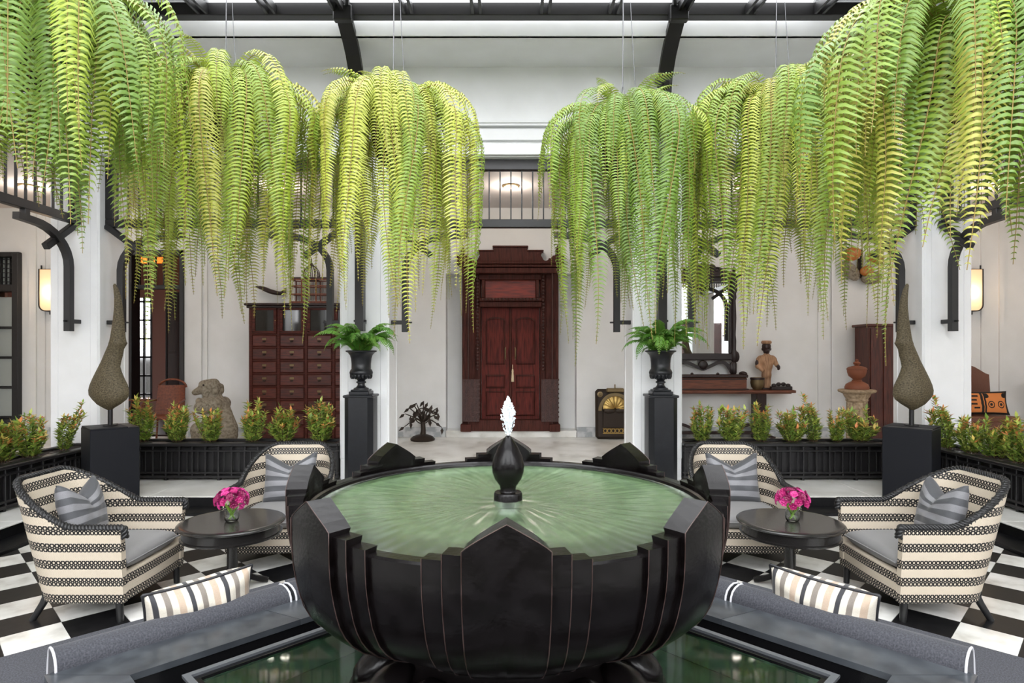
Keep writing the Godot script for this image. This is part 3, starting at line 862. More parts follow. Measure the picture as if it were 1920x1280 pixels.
func other_doors() -> void:
	# glazed doors at the far left
	var t := thing("door_2", "dark framed glazed door at the far left of the back wall", "door", P(-8.9, 0, WALLD), 0, "", "structure")
	part("frame", B.new().box(Vector3(0.2, 1.82, -0.05), Vector3(0.11, 3.24, 0.3), 0.008).box(Vector3(-0.24, 1.82, -0.05), Vector3(0.06, 3.24, 0.3), 0.008).box(Vector3(0, 2.83, -0.05), Vector3(0.5, 0.12, 0.26), 0.008).box(Vector3(0, 3.42, -0.05), Vector3(0.5, 0.08, 0.26), 0.008).box(Vector3(0, 0.36, -0.05), Vector3(0.5, 0.32, 0.2), 0.008), M.black, t)
	for k in 4:
		part("pane", B.new().box(Vector3(-0.02, 0.82 + 0.53 * k, -0.08), Vector3(0.4, 0.54, 0.01)), M.frost, t)
		part("muntin", B.new().box(Vector3(-0.02, 0.545 + 0.53 * k, -0.06), Vector3(0.36, 0.045, 0.06), 0.006), M.black, t)
	part("stile", B.new().box(Vector3(0.13, 1.7, -0.06), Vector3(0.06, 2.3, 0.07), 0.006), M.black, t)
	for k in 5: part("lattice_bar", B.new().box(Vector3(-0.16 + 0.08 * k, 3.13, -0.06), Vector3(0.018, 0.52, 0.04), 0.004), M.black, t)
	for k in 6: part("lattice_bar", B.new().box(Vector3(0, 2.95 + 0.08 * k, -0.062), Vector3(0.42, 0.014, 0.03), 0.003), M.black, t)
	part("pane", B.new().box(Vector3(0, 3.13, -0.1), Vector3(0.42, 0.54, 0.01)), M.frost, t)
	# open doorway in the cabinet bay and the room behind it
	var d := thing("door_3", "open black framed doorway left of the stone animal", "door", P(-6.275, 0, WALLD), 0, "", "structure")
	part("frame", B.new().box(Vector3(-0.46, 1.85, -0.1), Vector3(0.08, 3.3, 0.26), 0.008).box(Vector3(0.46, 1.85, -0.1), Vector3(0.08, 3.3, 0.26), 0.008).box(Vector3(0, 3.46, -0.1), Vector3(0.99, 0.09, 0.26), 0.008).box(Vector3(0, 2.86, -0.12), Vector3(0.9, 0.08, 0.1), 0.006), M.black, d)
	for k in 6: part("lattice_bar", B.new().box(Vector3(-0.36 + 0.144 * k, 3.14, -0.12), Vector3(0.018, 0.52, 0.04), 0.004), M.black, d)
	for q in [[Vector3(0.2, 1.5, -0.36), 0.75, M.black], [Vector3(0.3, 1.5, -0.26), 0.6, M.darkwood]]:
		var turn := Basis(Vector3.UP, q[1])
		var lf := part("open_leaf", B.new().box(q[0], Vector3(0.42, 2.56, 0.045), 0.006, turn), q[2], d)
		for k in 4: part("muntin", B.new().box(q[0] + Vector3(-0.02, -0.9 + 0.55 * k, 0.03), Vector3(0.34, 0.035, 0.03), 0.004, turn), q[2], lf)
	var rm := B.new()
	wall_box(rm, -10.1, -9.95, 0, 4.4, 11.1, 14.7)
	wall_box(rm, -4.6, -4.45, 0, 4.4, 11.1, 14.7)
	wall_box(rm, -10.1, -4.45, 4.3, 4.45, 11.05, 14.7)
	wall_box(rm, -10.1, -9.08, 0, 4.4, 14.5, 14.7)
	wall_box(rm, -8.52, -4.5, 0, 4.4, 14.5, 14.7)
	wall_box(rm, -9.08, -8.52, 0, 0.6, 14.5, 14.7)
	wall_box(rm, -9.08, -8.52, 3.0, 4.4, 14.5, 14.7)
	single("wall_inner_room", rm, M.room, "pinkish walls of the dim room seen through the open doorway", "wall", "", "structure")
	single("floor_inner_room", B.new().box(P(-7.3, 0.1, 12.84), Vector3(5.6, 0.2, 3.5)), M.darkwood, "dark floor of the room behind the open doorway", "floor", "", "structure")
	var wn := thing("window_1", "bright narrow window with dark bars in the room behind the doorway", "window", P(-8.8, 0, 14.5), 0, "", "structure")
	for k in 6: part("muntin", B.new().box(Vector3(0, 0.7 + 0.44 * k, -0.02), Vector3(0.56, 0.045, 0.05), 0.003), M.black, wn)
	for k in 4: part("muntin", B.new().box(Vector3(-0.26 + 0.173 * k, 1.8, -0.02), Vector3(0.05, 2.4, 0.05), 0.003), M.black, wn)
	for k in 2: part("pane", B.new().box(Vector3(-0.13 + 0.26 * k, 1.8, -0.05), Vector3(0.26, 2.4, 0.006)), M.glass, wn)
	var pend := thing("pendant_lamp", "small warm hanging lamps glimpsed in the dim room behind the doorway", "lamp", P(-7.25, 3.5, 12.3), 0)
	part("bar", B.new().box(Vector3(0, 0.22, 0), Vector3(0.5, 0.03, 0.03), 0.004), M.black, pend)
	part("rod", B.new().tube([Vector3(0, 0.22, 0), Vector3(0, 0.8, 0)], 0.012, 6), M.black, pend)
	for k in 2:
		part("shade", B.new().lathe([[0.06, 0.0], [0.085, 0.04], [0.08, 0.16], [0.05, 0.2], [0.0, 0.205]], 12, Vector3(-0.15 + 0.3 * k, 0, 0)), M.amberglow, pend)
	lamp_light(P(-7.25, 3.4, 12.3), Color(1, 0.62, 0.32), 0.12, 0.08)

func lamp_light(at: Vector3, c: Color, e: float, size: float) -> void:
	var l := OmniLight3D.new()
	l.name = "lamp_glow"
	l.position = at
	l.light_color = c
	l.light_energy = e
	l.light_size = size
	l.omni_range = 30.0
	l.omni_attenuation = 2.0
	l.shadow_enabled = true
	add_child(l, true)

func sconces() -> void:
	for sx in [-1.0, 1.0]:
		var t := thing("wall_sconce", "glowing paper-white wall sconce in a thin dark frame beside the %s corner pillar" % ("left" if sx < 0 else "right"), "lamp", P(sx * 8.08, 2.42, WALLD), 0, "glowing wall sconces")
		var w := 0.17
		var poly := PackedVector2Array([Vector2(w, 0.0), Vector2(w, 0.73), Vector2(-w, 0.73)])
		for k in 7:
			var a := PI + PI / 2 * k / 6.0
			poly.append(Vector2(-w + 0.11 + 0.11 * cos(a), 0.11 + 0.11 * sin(a)))
		for k in 7:
			var a := 1.5 * PI + PI / 2 * k / 6.0
			poly.append(Vector2(w - 0.11 + 0.11 * cos(a), 0.11 + 0.11 * sin(a)))
		poly.remove_at(0)
		part("shade", B.new().prism(poly, 0.1, Transform3D(Basis(), Vector3(0, 0, 0.02))), M.glow, t)
		var pts := []
		for p in poly: pts.append(Vector3(p.x, p.y, 0.07))
		part("frame", B.new().sweep(pts, rect(0.13, 0.018), Vector3.BACK, true).box(Vector3(-w, 0.77, 0.07), Vector3(0.02, 0.07, 0.02), 0.003).box(Vector3(w, 0.77, 0.07), Vector3(0.02, 0.07, 0.02), 0.003).box(Vector3(0, -0.03, 0.04), Vector3(0.08, 0.06, 0.05), 0.005), M.black, t)
		lamp_light(P(sx * 8.08, 2.75, WALLD - 0.18), Color(1, 0.84, 0.66), 0.16, 0.12)
	var spots := [[0.0, 9.35, "seen through the grille above the carved door"], [-3.56, 9.35, "out of view above the drawer cabinet, lighting the corridor"], [3.56, 9.35, "out of view above the console table, lighting the corridor"], [-7.4, 9.35, "out of view in the far left corner, lighting the corridor"], [7.4, 9.35, "out of view in the far right corner, lighting the corridor"], [-7.4, 5.0, "out of view, lighting the left side corridor"], [7.4, 5.0, "out of view, lighting the right side corridor"]]  # apart from the door lamp, unseen lamps placed to brighten the corridors
	for q in spots:
		var c := thing("ceiling_lamp", "small round warm ceiling lamp " + q[2], "lamp", P(q[0], 4.25, q[1]), 0, "corridor ceiling lamps")
		part("rim", B.new().lathe([[0.0, -0.03], [0.12, -0.03], [0.135, -0.02], [0.135, 0.0]], 28), M.oldbrass, c)
		part("diffuser", B.new().lathe([[0.0, -0.04], [0.08, -0.038], [0.11, -0.03]], 28), M.glowceil, c)
		lamp_light(P(q[0], 4.1, q[1]), Color(1, 0.95, 0.9), 0.32, 0.15)

# ------------------------------------------------------------------ fountain, pool, sofas
const BOWL := [[0.33, 0.822], [0.39, 0.826], [0.45, 0.835], [0.515, 0.85], [0.57, 0.872], [0.617, 0.903], [0.655, 0.947], [0.683, 1.0], [0.701, 1.07], [0.709, 1.12], [0.712, 1.16], [0.713, 1.21], [0.713, 1.4]]

func bowl_r(h: float) -> float:
	for i in BOWL.size() - 1:
		if h <= BOWL[i + 1][1]:
			return lerpf(BOWL[i][0], BOWL[i + 1][0], clampf((h - BOWL[i][1]) / (BOWL[i + 1][1] - BOWL[i][1]), 0, 1))
	return BOWL[-1][0]

func petal_plate(b: B, a: float, o: float, top: Callable) -> void:   # a curved plate on the bowl: half angle a, standing proud by o
	var nu := 8
	var f := func(u: float, v: float, out: bool) -> Vector3:
		var d := (u * 2 - 1) * deg_to_rad(a)
		var h: float = lerpf(0.828, top.call(absf(u * 2 - 1)), v)
		var low := smoothstep(0.82, 0.95, h)
		var r := bowl_r(h) + (o * lerpf(0.5, 1.0, low) if out else -0.012)
		if not out and h > 1.19: r = minf(r, 0.678)
		return Vector3(r * sin(d), h, r * cos(d))
	var rows := [0.0, 0.06, 0.13, 0.2, 0.28, 0.36, 0.46, 0.57, 0.7, 0.84, 1.0]
	for j in rows.size() - 1:
		for i in nu:
			var u0 := float(i) / nu
			var u1 := float(i + 1) / nu
			b.quad(f.call(u0, rows[j], true), f.call(u1, rows[j], true), f.call(u1, rows[j + 1], true), f.call(u0, rows[j + 1], true), 1 if i < nu / 2 else 2)
			b.quad(f.call(u1, rows[j], false), f.call(u0, rows[j], false), f.call(u0, rows[j + 1], false), f.call(u1, rows[j + 1], false), 3)
		b.quad(f.call(0.0, rows[j], false), f.call(0.0, rows[j], true), f.call(0.0, rows[j + 1], true), f.call(0.0, rows[j + 1], false))
		b.quad(f.call(1.0, rows[j], true), f.call(1.0, rows[j], false), f.call(1.0, rows[j + 1], false), f.call(1.0, rows[j + 1], true))
	for i in nu:
		var u0 := float(i) / nu
		var u1 := float(i + 1) / nu
		b.quad(f.call(u0, 1.0, true), f.call(u1, 1.0, true), f.call(u1, 1.0, false), f.call(u0, 1.0, false))
		b.quad(f.call(u0, 0.0, false), f.call(u1, 0.0, false), f.call(u1, 0.0, true), f.call(u0, 0.0, true))

func fountain() -> void:
	var t := thing("fountain", "round dark bronze fountain bowl with eight pointed petals on its rim", "fountain", P(-0.01, 0, FD))
	var prof := []
	for q in BOWL.slice(0, 11): prof.append(q)
	prof.append_array([[0.713, 1.193], [0.708, 1.199], [0.672, 1.199], [0.664, 1.194], [0.655, 1.15], [0.63, 1.12]])
	part("bowl", B.new().lathe(prof, 96, Vector3.ZERO, 30), M.bronze, t)
	part("basin", B.new().lathe([[0.648, 1.165], [0.632, 1.135], [0.58, 1.118], [0.4, 1.112], [0.0, 1.11]], 64), M.basin, t)
	var pb := B.new()
	petal_plate(pb, 16.2, 0.011, func(u): return 1.213)
	petal_plate(pb, 11.9, 0.021, func(u): return 1.231)
	petal_plate(pb, 8.0, 0.033, func(u): return 1.243 + 0.064 * pow(1.0 - u, 0.86))
	var pm := pb.mesh()
	for k in 8: part("petal", pm, M.bronze, t).rotation.y = TAU * k / 8.0
	var eb := B.new()
	for e in [[16.2, 0.0115, 1.213], [11.9, 0.0215, 1.231], [8.0, 0.0335, 1.243]]:
		for sg in [-1.0, 1.0]:
			var line := []
			for k in 14:
				var h := lerpf(0.835, e[2], k / 13.0)
				var rr: float = bowl_r(h) + e[1] * lerpf(0.5, 1.0, smoothstep(0.82, 0.95, h))
				line.append(Vector3(rr * sin(deg_to_rad(e[0]) * sg), h, rr * cos(deg_to_rad(e[0]))))
			if e[0] == 8.0:
				for k in range(1, 9):
					var u := 1.0 - k / 8.0
					var a = deg_to_rad(8.0) * u * sg
					line.append(Vector3((bowl_r(1.25) + 0.0335) * sin(a), 1.243 + 0.064 * pow(1.0 - u, 0.86), (bowl_r(1.25) + 0.0335) * cos(a)))
			eb.tube(line, 0.0014, 4)
	var em := eb.mesh()
	for k in 8: part("worn_edge", em, M.copper, t).rotation.y = TAU * k / 8.0
	var ft := []
	for q in [[0.55, 0.302], [0.56, 0.45], [0.55, 0.56], [0.515, 0.62], [0.45, 0.67], [0.37, 0.71], [0.33, 0.75], [0.32, 0.79], [0.34, 0.824]]: ft.append(q)
	part("foot_ring", B.new().lathe(ft, 64, Vector3.ZERO, 60), M.bronze, t)
	var lob := B.new()
	for k in 16:
		var a := TAU * (k + 0.5) / 16
		lob.blob(Vector3(sin(a) * 0.445, 0.665, cos(a) * 0.445), Vector3(0.08, 0.045, 0.1), 10, 6, Basis(Vector3.UP, a) * Basis(Vector3.RIGHT, 0.6))
	part("foot_lobes", lob, M.bronze, t)
	part("finial", B.new().lathe([[0.05, 1.115], [0.05, 1.205], [0.047, 1.212], [0.03, 1.214], [0.027, 1.222], [0.03, 1.235], [0.047, 1.258], [0.056, 1.285], [0.0565, 1.305], [0.049, 1.338], [0.034, 1.37], [0.018, 1.395], [0.007, 1.408], [0.0, 1.41]], 40, Vector3.ZERO, 50), M.bronze, t)
	var wf := B.new()
	var nr := 22
	var na := 720
	var hgt := func(r: float, a: float) -> float:
		return 1.186 + 0.00028 * sin(a * 83.0 + 4.0 * sin(r * 7.0 + a * 3.0)) * smoothstep(0.05, 0.3, r) + 0.0004 * sin(a * 37.0 + 3.0 * sin(r * 5.0 - a * 2.0)) * smoothstep(0.05, 0.3, r) + 0.0005 * sin(r * 55.0 + 1.6 * sin(a * 7.0)) + 0.0007 * sin(a * 9.0 + r * 31.0) * (1.0 - smoothstep(0.1, 0.4, r))
	for j in nr:
		for i in na:
			var r0 := 0.051 + 0.604 * j / nr
			var r1 := 0.051 + 0.604 * (j + 1) / nr
			var a0 := TAU * i / na
			var a1 := TAU * ((i + 1) % na) / na
			var q := []
			for k in [[r0, a0], [r1, a0], [r1, a1], [r0, a1]]: q.append(Vector3(k[0] * cos(k[1]), hgt.call(k[0], k[1]), -k[0] * sin(k[1])))
			wf.quad(q[0], q[1], q[2], q[3], 0)
	wf.lathe([[0.051, 1.186], [0.051, 1.1125]], 180, Vector3.ZERO, 40.0, 90)
	wf.lathe([[0.051, 1.1125], [0.4, 1.1135], [0.58, 1.1195], [0.631, 1.137], [0.655, 1.186]].map(func(q): return q), 180, Vector3.ZERO, 60)
	var w := single("bowl_water", wf, M.bowlwater, "greenish rippling water filling the bronze fountain bowl", "water", "", "stuff", P(-0.01, 0, FD))
	var jt := B.new()
	var r := RandomNumberGenerator.new()
	r.seed = 12
	for k in 90:
		var a := r.randf() * TAU
		var up := 0.07 + 0.07 * r.randf()
		var out := 0.004 + 0.026 * r.randf()
		var pts := []
		for i in 8:
			var s := i / 7.0
			pts.append(Vector3(cos(a) * out * s, 1.405 + up * (2.0 * s - s * s) * (1.0 - 0.15 * out / 0.02), sin(a) * out * s))
		jt.tube(pts, [0.0016, 0.0026, 0.003, 0.003, 0.0026, 0.0022, 0.0016, 0.0008], 5, false)
	for k in 420:
		var s := pow(r.randf(), 0.8)
		var a := r.randf() * TAU
		var rad := 0.026 * sin(PI * clampf(s * 0.92 + 0.06, 0, 1)) * sqrt(r.randf())
		var q := 0.0013 + 0.0018 * r.randf()
		jt.blob(Vector3(cos(a) * rad, 1.408 + 0.135 * s, sin(a) * rad), Vector3(q, q * 1.6, q), 6, 4)
	single("water_jet", jt, M.spray, "short white jet of water spouting from the bud finial", "water", "", "stuff", P(-0.01, 0, FD))

func flat(poly: Array, h0: float, h1: float, b: B) -> B:   # poly of Vector2(x, depth)
	return b.prism(PackedVector2Array(poly), h1 - h0, Transform3D(Basis(Vector3.RIGHT, -PI / 2), Vector3(0, h0, 0)))

func ring_side(b: B, k: int, outer: float, inner: float, h0: float, h1: float, t0 := 0.0, t1 := 1.0, gap := 0.0) -> B:   # one side of a diamond ring round the fountain
	var c := [Vector2(1, 0), Vector2(0, 1), Vector2(-1, 0), Vector2(0, -1)]
	var p: Vector2 = c[k]
	var q: Vector2 = c[(k + 1) % 4]
	var dir := (q - p).normalized() * gap
	var o := Vector2(0, FD)
	return flat([o + p.lerp(q, t0) * inner + dir, o + p.lerp(q, t0) * outer + dir, o + p.lerp(q, t1) * outer - dir, o + p.lerp(q, t1) * inner - dir], h0, h1, b)

func pool() -> void:
	var t := thing("pool", "diamond shaped dark stone pool under the fountain", "pool", Vector3.ZERO, 0)
	var body := B.new()
	for k in 4: ring_side(body, k, 1.60, 1.34, 0.0, 0.548)
	part("outer_wall", body, M.poolwall, t)
	for k in 4:
		for i in 3: part("coping_slab", ring_side(B.new(), k, 1.632, 1.333, 0.548, 0.572, i / 3.0, (i + 1) / 3.0, 0.0015), M.ledge[(k + i) % 2], t)
	var ch := B.new()
	for k in 4: ring_side(ch, k, 1.345, 1.13, 0.0, 0.44)
	part("channel", ch, M.poolwall, t)
	var iw := B.new()
	for k in 4: ring_side(iw, k, 1.149, 1.085, 0.0, 0.562)
	part("inner_wall", iw, M.poolwall, t)
	for k in 4: part("edge_trim", ring_side(B.new(), k, 1.151, 1.118, 0.562, 0.572), M.pooltrim, t)
	var fl := B.new()
	flat([Vector2(1.1, FD), Vector2(0, FD + 1.1), Vector2(-1.1, FD), Vector2(0, FD - 1.1)], 0.2, 0.3, fl)
	part("pool_floor", fl, M.poolfloor, t)
	var wt := B.new()
	flat([Vector2(1.083, FD), Vector2(0, FD + 1.083), Vector2(-1.083, FD), Vector2(0, FD - 1.083)], 0.302, 0.553, wt)
	single("pool_water", wt, M.water, "still dark green water in the lower pool", "water", "", "stuff")

func sofa_back(t: Node3D, x0: float, x1: float) -> void:
	var sec := [Vector2(0.0, 0.30), Vector2(0.2, 0.30), Vector2(0.19, 0.42), Vector2(0.16, 0.56), Vector2(0.145, 0.6), Vector2(0.12, 0.62), Vector2(0.085, 0.626), Vector2(0.05, 0.622), Vector2(0.022, 0.61), Vector2(0.006, 0.59), Vector2(0.0, 0.56)]
	part("backrest", B.new().prism(PackedVector2Array(sec), x1 - x0, Transform3D(Basis(Vector3(0, 0, 1), Vector3(0, 1, 0), Vector3(-1, 0, 0)), Vector3(x1, 0, 0)), 0), M.fabric, t)
	for x in [x0, x1]:
		var pts := []
		for q in sec.slice(2): pts.append(Vector3(x, q.y, q.x))
		part("piping", B.new().tube(pts, 0.0048, 6), M.piping, t)

func sofas() -> void:
	var defs := [["left", -0.75, "grey fabric bench sofa along the left back side of the pool"], ["right", 0.75, "grey fabric bench sofa along the right back side of the pool"], ["nl", -0.25, "grey sofa with white piping at the bottom left corner of the picture"], ["nr", 0.25, "grey sofa with white piping at the bottom right corner of the picture"]]
	for q in defs:
		var phi: float = q[1] * PI
		var out := Vector3(sin(phi), 0, cos(phi))
		var t := thing("bench_sofa", q[2], "sofa", Vector3(0, 0, -FD) + out * 1.142, phi, "grey sofas around the pool")
		var L := 1.142
		var near: bool = q[0] in ["nl", "nr"]
		var sgn := 1.0 if q[0] in ["left", "nr"] else -1.0
		var e := 0.004
		part("base", B.new().prism(PackedVector2Array([Vector2(-L + 0.03, -0.02), Vector2(L - 0.03, -0.02), Vector2(L + 0.58, -0.64), Vector2(-L - 0.58, -0.64)]), 0.26, Transform3D(Basis(Vector3.RIGHT, -PI / 2), Vector3(0, 0.01, 0))), M.blackmatt, t)
		for k in 2:
			var x0 := -L - e if k == 0 else 0.004
			var x1 := -0.004 if k == 0 else L + e
			var g := [Vector2(x0, 0.02), Vector2(x1, 0.02), Vector2(x1 + (0.0 if k == 0 else 0.655), 0.69), Vector2(x0 - (0.655 if k == 0 else 0.0), 0.69)]
			var poly := PackedVector2Array()
			for p in g: poly.append(Vector2(p.x, -p.y))
			var st := B.new().prism(poly, 0.13, Transform3D(Basis(Vector3.RIGHT, -PI / 2), Vector3(0, 0.27, 0)))
			# softened upper edge
			var inn := Geometry2D.offset_polygon(poly, -0.015)
			if inn.size(): st.prism(inn[0], 0.02, Transform3D(Basis(Vector3.RIGHT, -PI / 2), Vector3(0, 0.4, 0)))
			part("seat_cushion", st, M.fabric, t)
		if near:
			var a := sgn * (L - 0.27)
			sofa_back(t, minf(a, a - sgn * 0.9), maxf(a, a - sgn * 0.9))
		elif sgn > 0:
			sofa_back(t, 0.26, L - 0.02)
			sofa_back(t, -L + 0.1, 0.235)
		else:
			sofa_back(t, -L + 0.02, -0.26)
			sofa_back(t, -0.235, L - 0.1)
		if not near:
			# lumbar cushion leaning on the back
			var c := thing("lumbar_cushion", "cream lumbar cushion with black, taupe and beige stripes on the %s pool sofa" % q[0], "cushion", t.position + Basis(Vector3.UP, phi) * Vector3(sgn * 0.59, 0.575, 0.185), 0, "striped lumbar cushions")
			c.basis = Basis(Vector3.UP, phi + PI) * Basis(Vector3.BACK, 0.04 * sgn) * Basis(Vector3.RIGHT, 0.2)
			cushion(c, 0.44, 0.30, 0.11, M.lumbar, 0.0, M.pipeblack)

func cushion(t: Node3D, w: float, h: float, th: float, m: Material, chop: float, pipe: Material = null) -> void:
	var shape := func(u: float, v: float, sd: float) -> Vector3:
		var x := u * 2 - 1
		var y := v * 2 - 1
		var edge := pow(maxf(0.0, (1 - pow(absf(x), 3.0)) * (1 - pow(absf(y), 3.0))), 0.5)
		var px := x * w / 2 * (1 - 0.06 * (1 - y * y))
		var py := y * h / 2 * (1 - 0.08 * (1 - x * x))
		var pz := sd * th * edge
		if chop > 0.0:
			var dip := chop * maxf(0.0, 1.0 - absf(x) / 0.85) * smoothstep(0.0, 1.0, (y + 0.25) / 1.25)
			py -= dip
			pz *= 1.0 - 0.35 * exp(-x * x * 40.0) * smoothstep(-0.2, 1.0, y)
		pz += 0.006 * sd * edge * sin(x * 7.0 + y * 5.0) * cos(y * 9.0 - x * 3.0)
		return Vector3(px, py, pz)
	var b := B.new(true)
	b.grid(func(u, v): return [shape.call(u, v, 1.0), Vector2(u, 1 - v)], 26, 26, 0)
	b.grid(func(u, v): return [shape.call(u, v, -1.0), Vector2(u, 1 - v)], 26, 26, 0, true)
	part("cover", b, m, t)
	if pipe:
		var pts := []
		for k in 21: pts.append(shape.call(k / 20.0, 0.0, 0.0))
		for k in 21: pts.append(shape.call(1.0, k / 20.0, 0.0))
		for k in 21: pts.append(shape.call(1.0 - k / 20.0, 1.0, 0.0))
		for k in 21: pts.append(shape.call(0.0, 1.0 - k / 20.0, 0.0))
		part("piping", B.new().tube(pts, 0.007, 6), pipe, t)

# ------------------------------------------------------------------ woven armchairs
func chair_path() -> Array:   # [x, z, outward normal, arc length, share of back]
	var raw := []
	for k in 14: raw.append(Vector2(-0.35, lerpf(0.36, -0.04, k / 13.0)))
	for k in range(1, 9): raw.append(Vector2(-0.14, -0.04) + Vector2(-cos(PI / 2 * k / 8.0) * 0.21, -sin(PI / 2 * k / 8.0) * 0.21))
	for k in range(1, 5): raw.append(Vector2(lerpf(-0.14, 0.0, k / 4.0), -0.25))
	var n := raw.size()
	for k in range(n - 2, -1, -1): raw.append(Vector2(-raw[k].x, raw[k].y))
	var out := []
	var s := 0.0
	for i in raw.size():
		var a: Vector2 = raw[maxi(i - 1, 0)]
		var b: Vector2 = raw[mini(i + 1, raw.size() - 1)]
		var tt := (b - a).normalized()
		if i > 0: s += raw[i].distance_to(raw[i - 1])
		out.append([raw[i], Vector2(tt.y, -tt.x) * 1.0, s])
	var total: float = out[-1][2]
	for q in out:
		var e: float = minf(q[2], total - q[2])
		q.append(smoothstep(0.3, 0.7, e))
		if q[1].dot(q[0] - Vector2(0, 0.1)) < 0: q[1] = -q[1]
	return out

func armchair() -> Node3D:
	var t := thing("woven_armchair", "woven armchair", "chair", Vector3.ZERO, 0, "striped woven armchairs around the fountain")
	var path := chair_path()
	var base := 0.125
	var topy := func(q: Array) -> float: return lerpf(0.595, 0.85, q[3]) + 0.012 * q[3]
	var at := func(q: Array, y: float, off: float) -> Vector3:
		var f := 0.05 * (y - base) / 0.7
		var p: Vector2 = q[0] + q[1] * (f + off)
		var lean: float = -0.2 * q[3] * (y - base)
		return Vector3(p.x, y, p.y + lean)
	var b := B.new(true)
	var nv := 12
	for i in path.size() - 1:
		for j in nv:
			var c := []
			for k in [[0, 0], [1, 0], [1, 1], [0, 1]]:
				var q: Array = path[i + k[0]]
				var y: float = lerpf(base, topy.call(q), float(j + k[1]) / nv)
				c.append([at.call(q, y, 0.0), at.call(q, y, -0.045), Vector2(q[2] / 0.1, 1 - (y - base) / 0.109)])
			for k in [0, 1, 2, 0, 2, 3]: b.v(c[k][0], 1, c[k][2])
			for k in [0, 2, 1, 0, 3, 2]: b.v(c[k][1], 2, c[k][2])
	for i in [0, path.size() - 1]:
		for j in nv:
			var q: Array = path[i]
			var y0: float = lerpf(base, topy.call(q), float(j) / nv)
			var y1: float = lerpf(base, topy.call(q), float(j + 1) / nv)
			var c := [[at.call(q, y0, 0.0), 0.0, y0], [at.call(q, y0, -0.045), 0.45, y0], [at.call(q, y1, -0.045), 0.45, y1], [at.call(q, y1, 0.0), 0.0, y1]]
			for k in ([0, 2, 1, 0, 3, 2] if i == 0 else [0, 1, 2, 0, 2, 3]): b.v(c[k][0], -1, Vector2(c[k][1], 1 - (c[k][2] - base) / 0.109))
	part("woven_shell", b, M.weave, t)
	var fp := B.new(true)
	fp.grid(func(u, v): return [Vector3(lerpf(-0.315, 0.315, u), lerpf(base + 0.002, 0.3, v), 0.35 + 0.012 * sin(PI * u)), Vector2(u * 6.3, 1 - v * 0.175 / 0.109)], 12, 6, 1)
	fp.grid(func(u, v): return [Vector3(lerpf(-0.315, 0.315, u), 0.3, lerpf(0.35, 0.3, v) + 0.012 * sin(PI * u) * (1 - v)), Vector2(u * 6.3, v * 0.3)], 12, 2, 2)
	part("front_panel", fp, M.weave, t)
	part("seat_deck", B.new().box(Vector3(0, 0.2, 0.06), Vector3(0.6, 0.14, 0.5)), M.blackmatt, t)
	# braided black rim
	var line := [Vector3(at.call(path[0], 0.54, -0.022)) + Vector3(0, 0, 0.012), Vector3(at.call(path[0], 0.585, -0.022)) + Vector3(0, 0, 0.008)]
	for q in path: line.append(at.call(q, topy.call(q) + 0.004, -0.022))
	line.append(Vector3(at.call(path[-1], 0.585, -0.022)) + Vector3(0, 0, 0.008))
	line.append(Vector3(at.call(path[-1], 0.54, -0.022)) + Vector3(0, 0, 0.012))
	var fine := curve(line, 5)
	var rb := B.new()
	rb.tube(fine, 0.021, 8)
	var run := 0.0
	for k in 3:
		var pts := []
		run = 0.0
		for i in fine.size():
			var tg: Vector3 = (fine[mini(i + 1, fine.size() - 1)] - fine[maxi(i - 1, 0)]).normalized()
			var n1 := tg.cross(Vector3(0.2, 0.9, 0.37)).normalized()
			var n2 := tg.cross(n1)
			if i > 0: run += fine[i].distance_to(fine[i - 1])
			var a := TAU * k / 3.0 + run * 95.0
			pts.append(fine[i] + (n1 * cos(a) + n2 * sin(a)) * 0.0155)
		rb.tube(pts, 0.0115, 5)
	part("braided_rim", rb, M.rope, t)
	for sx in [-1.0, 1.0]:
		part("leg", B.new().tube([Vector3(sx * 0.32, 0.2, 0.31), Vector3(sx * 0.325, 0.1, 0.32), Vector3(sx * 0.325, 0.0, 0.325)], [0.026, 0.023, 0.02], 12), M.rope, t)
		part("leg", B.new().tube([Vector3(sx * 0.27, 0.2, -0.15), Vector3(sx * 0.29, 0.1, -0.19), Vector3(sx * 0.305, 0.01, -0.24), Vector3(sx * 0.305, 0.0, -0.245)], [0.026, 0.022, 0.019, 0.021], 12), M.rope, t)
	return t

func seat_cushion_on(at: Vector3, turn: float, label: String) -> void:
	var c := thing("seat_cushion", label, "cushion", at, turn, "plain grey seat cushions")
	var b := B.new()
	var f := func(u: float, v: float, sd: float) -> Vector3:
		var x := u * 2 - 1
		var z := v * 2 - 1
		var e := pow(maxf(0.0, (1 - pow(absf(x), 8.0)) * (1 - pow(absf(z), 8.0))), 0.45)
		return Vector3(x * 0.3, 0.36 + sd * (0.045 + 0.028 * (1 - x * x * 0.6) * (1 - z * z * 0.5)) * e, 0.075 + z * 0.28)
	b.grid(func(u, v): return f.call(u, 1 - v, 1.0), 24, 24, 0)
	b.grid(func(u, v): return f.call(u, 1 - v, -1.0), 24, 24, 0, true)
	part("cover", b, M.seat, c)
	var pts := []
	for k in 11: pts.append(f.call(k / 10.0, 1.0, 0.0))
	part("seam", B.new().tube(pts, 0.005, 5), M.seat, c)

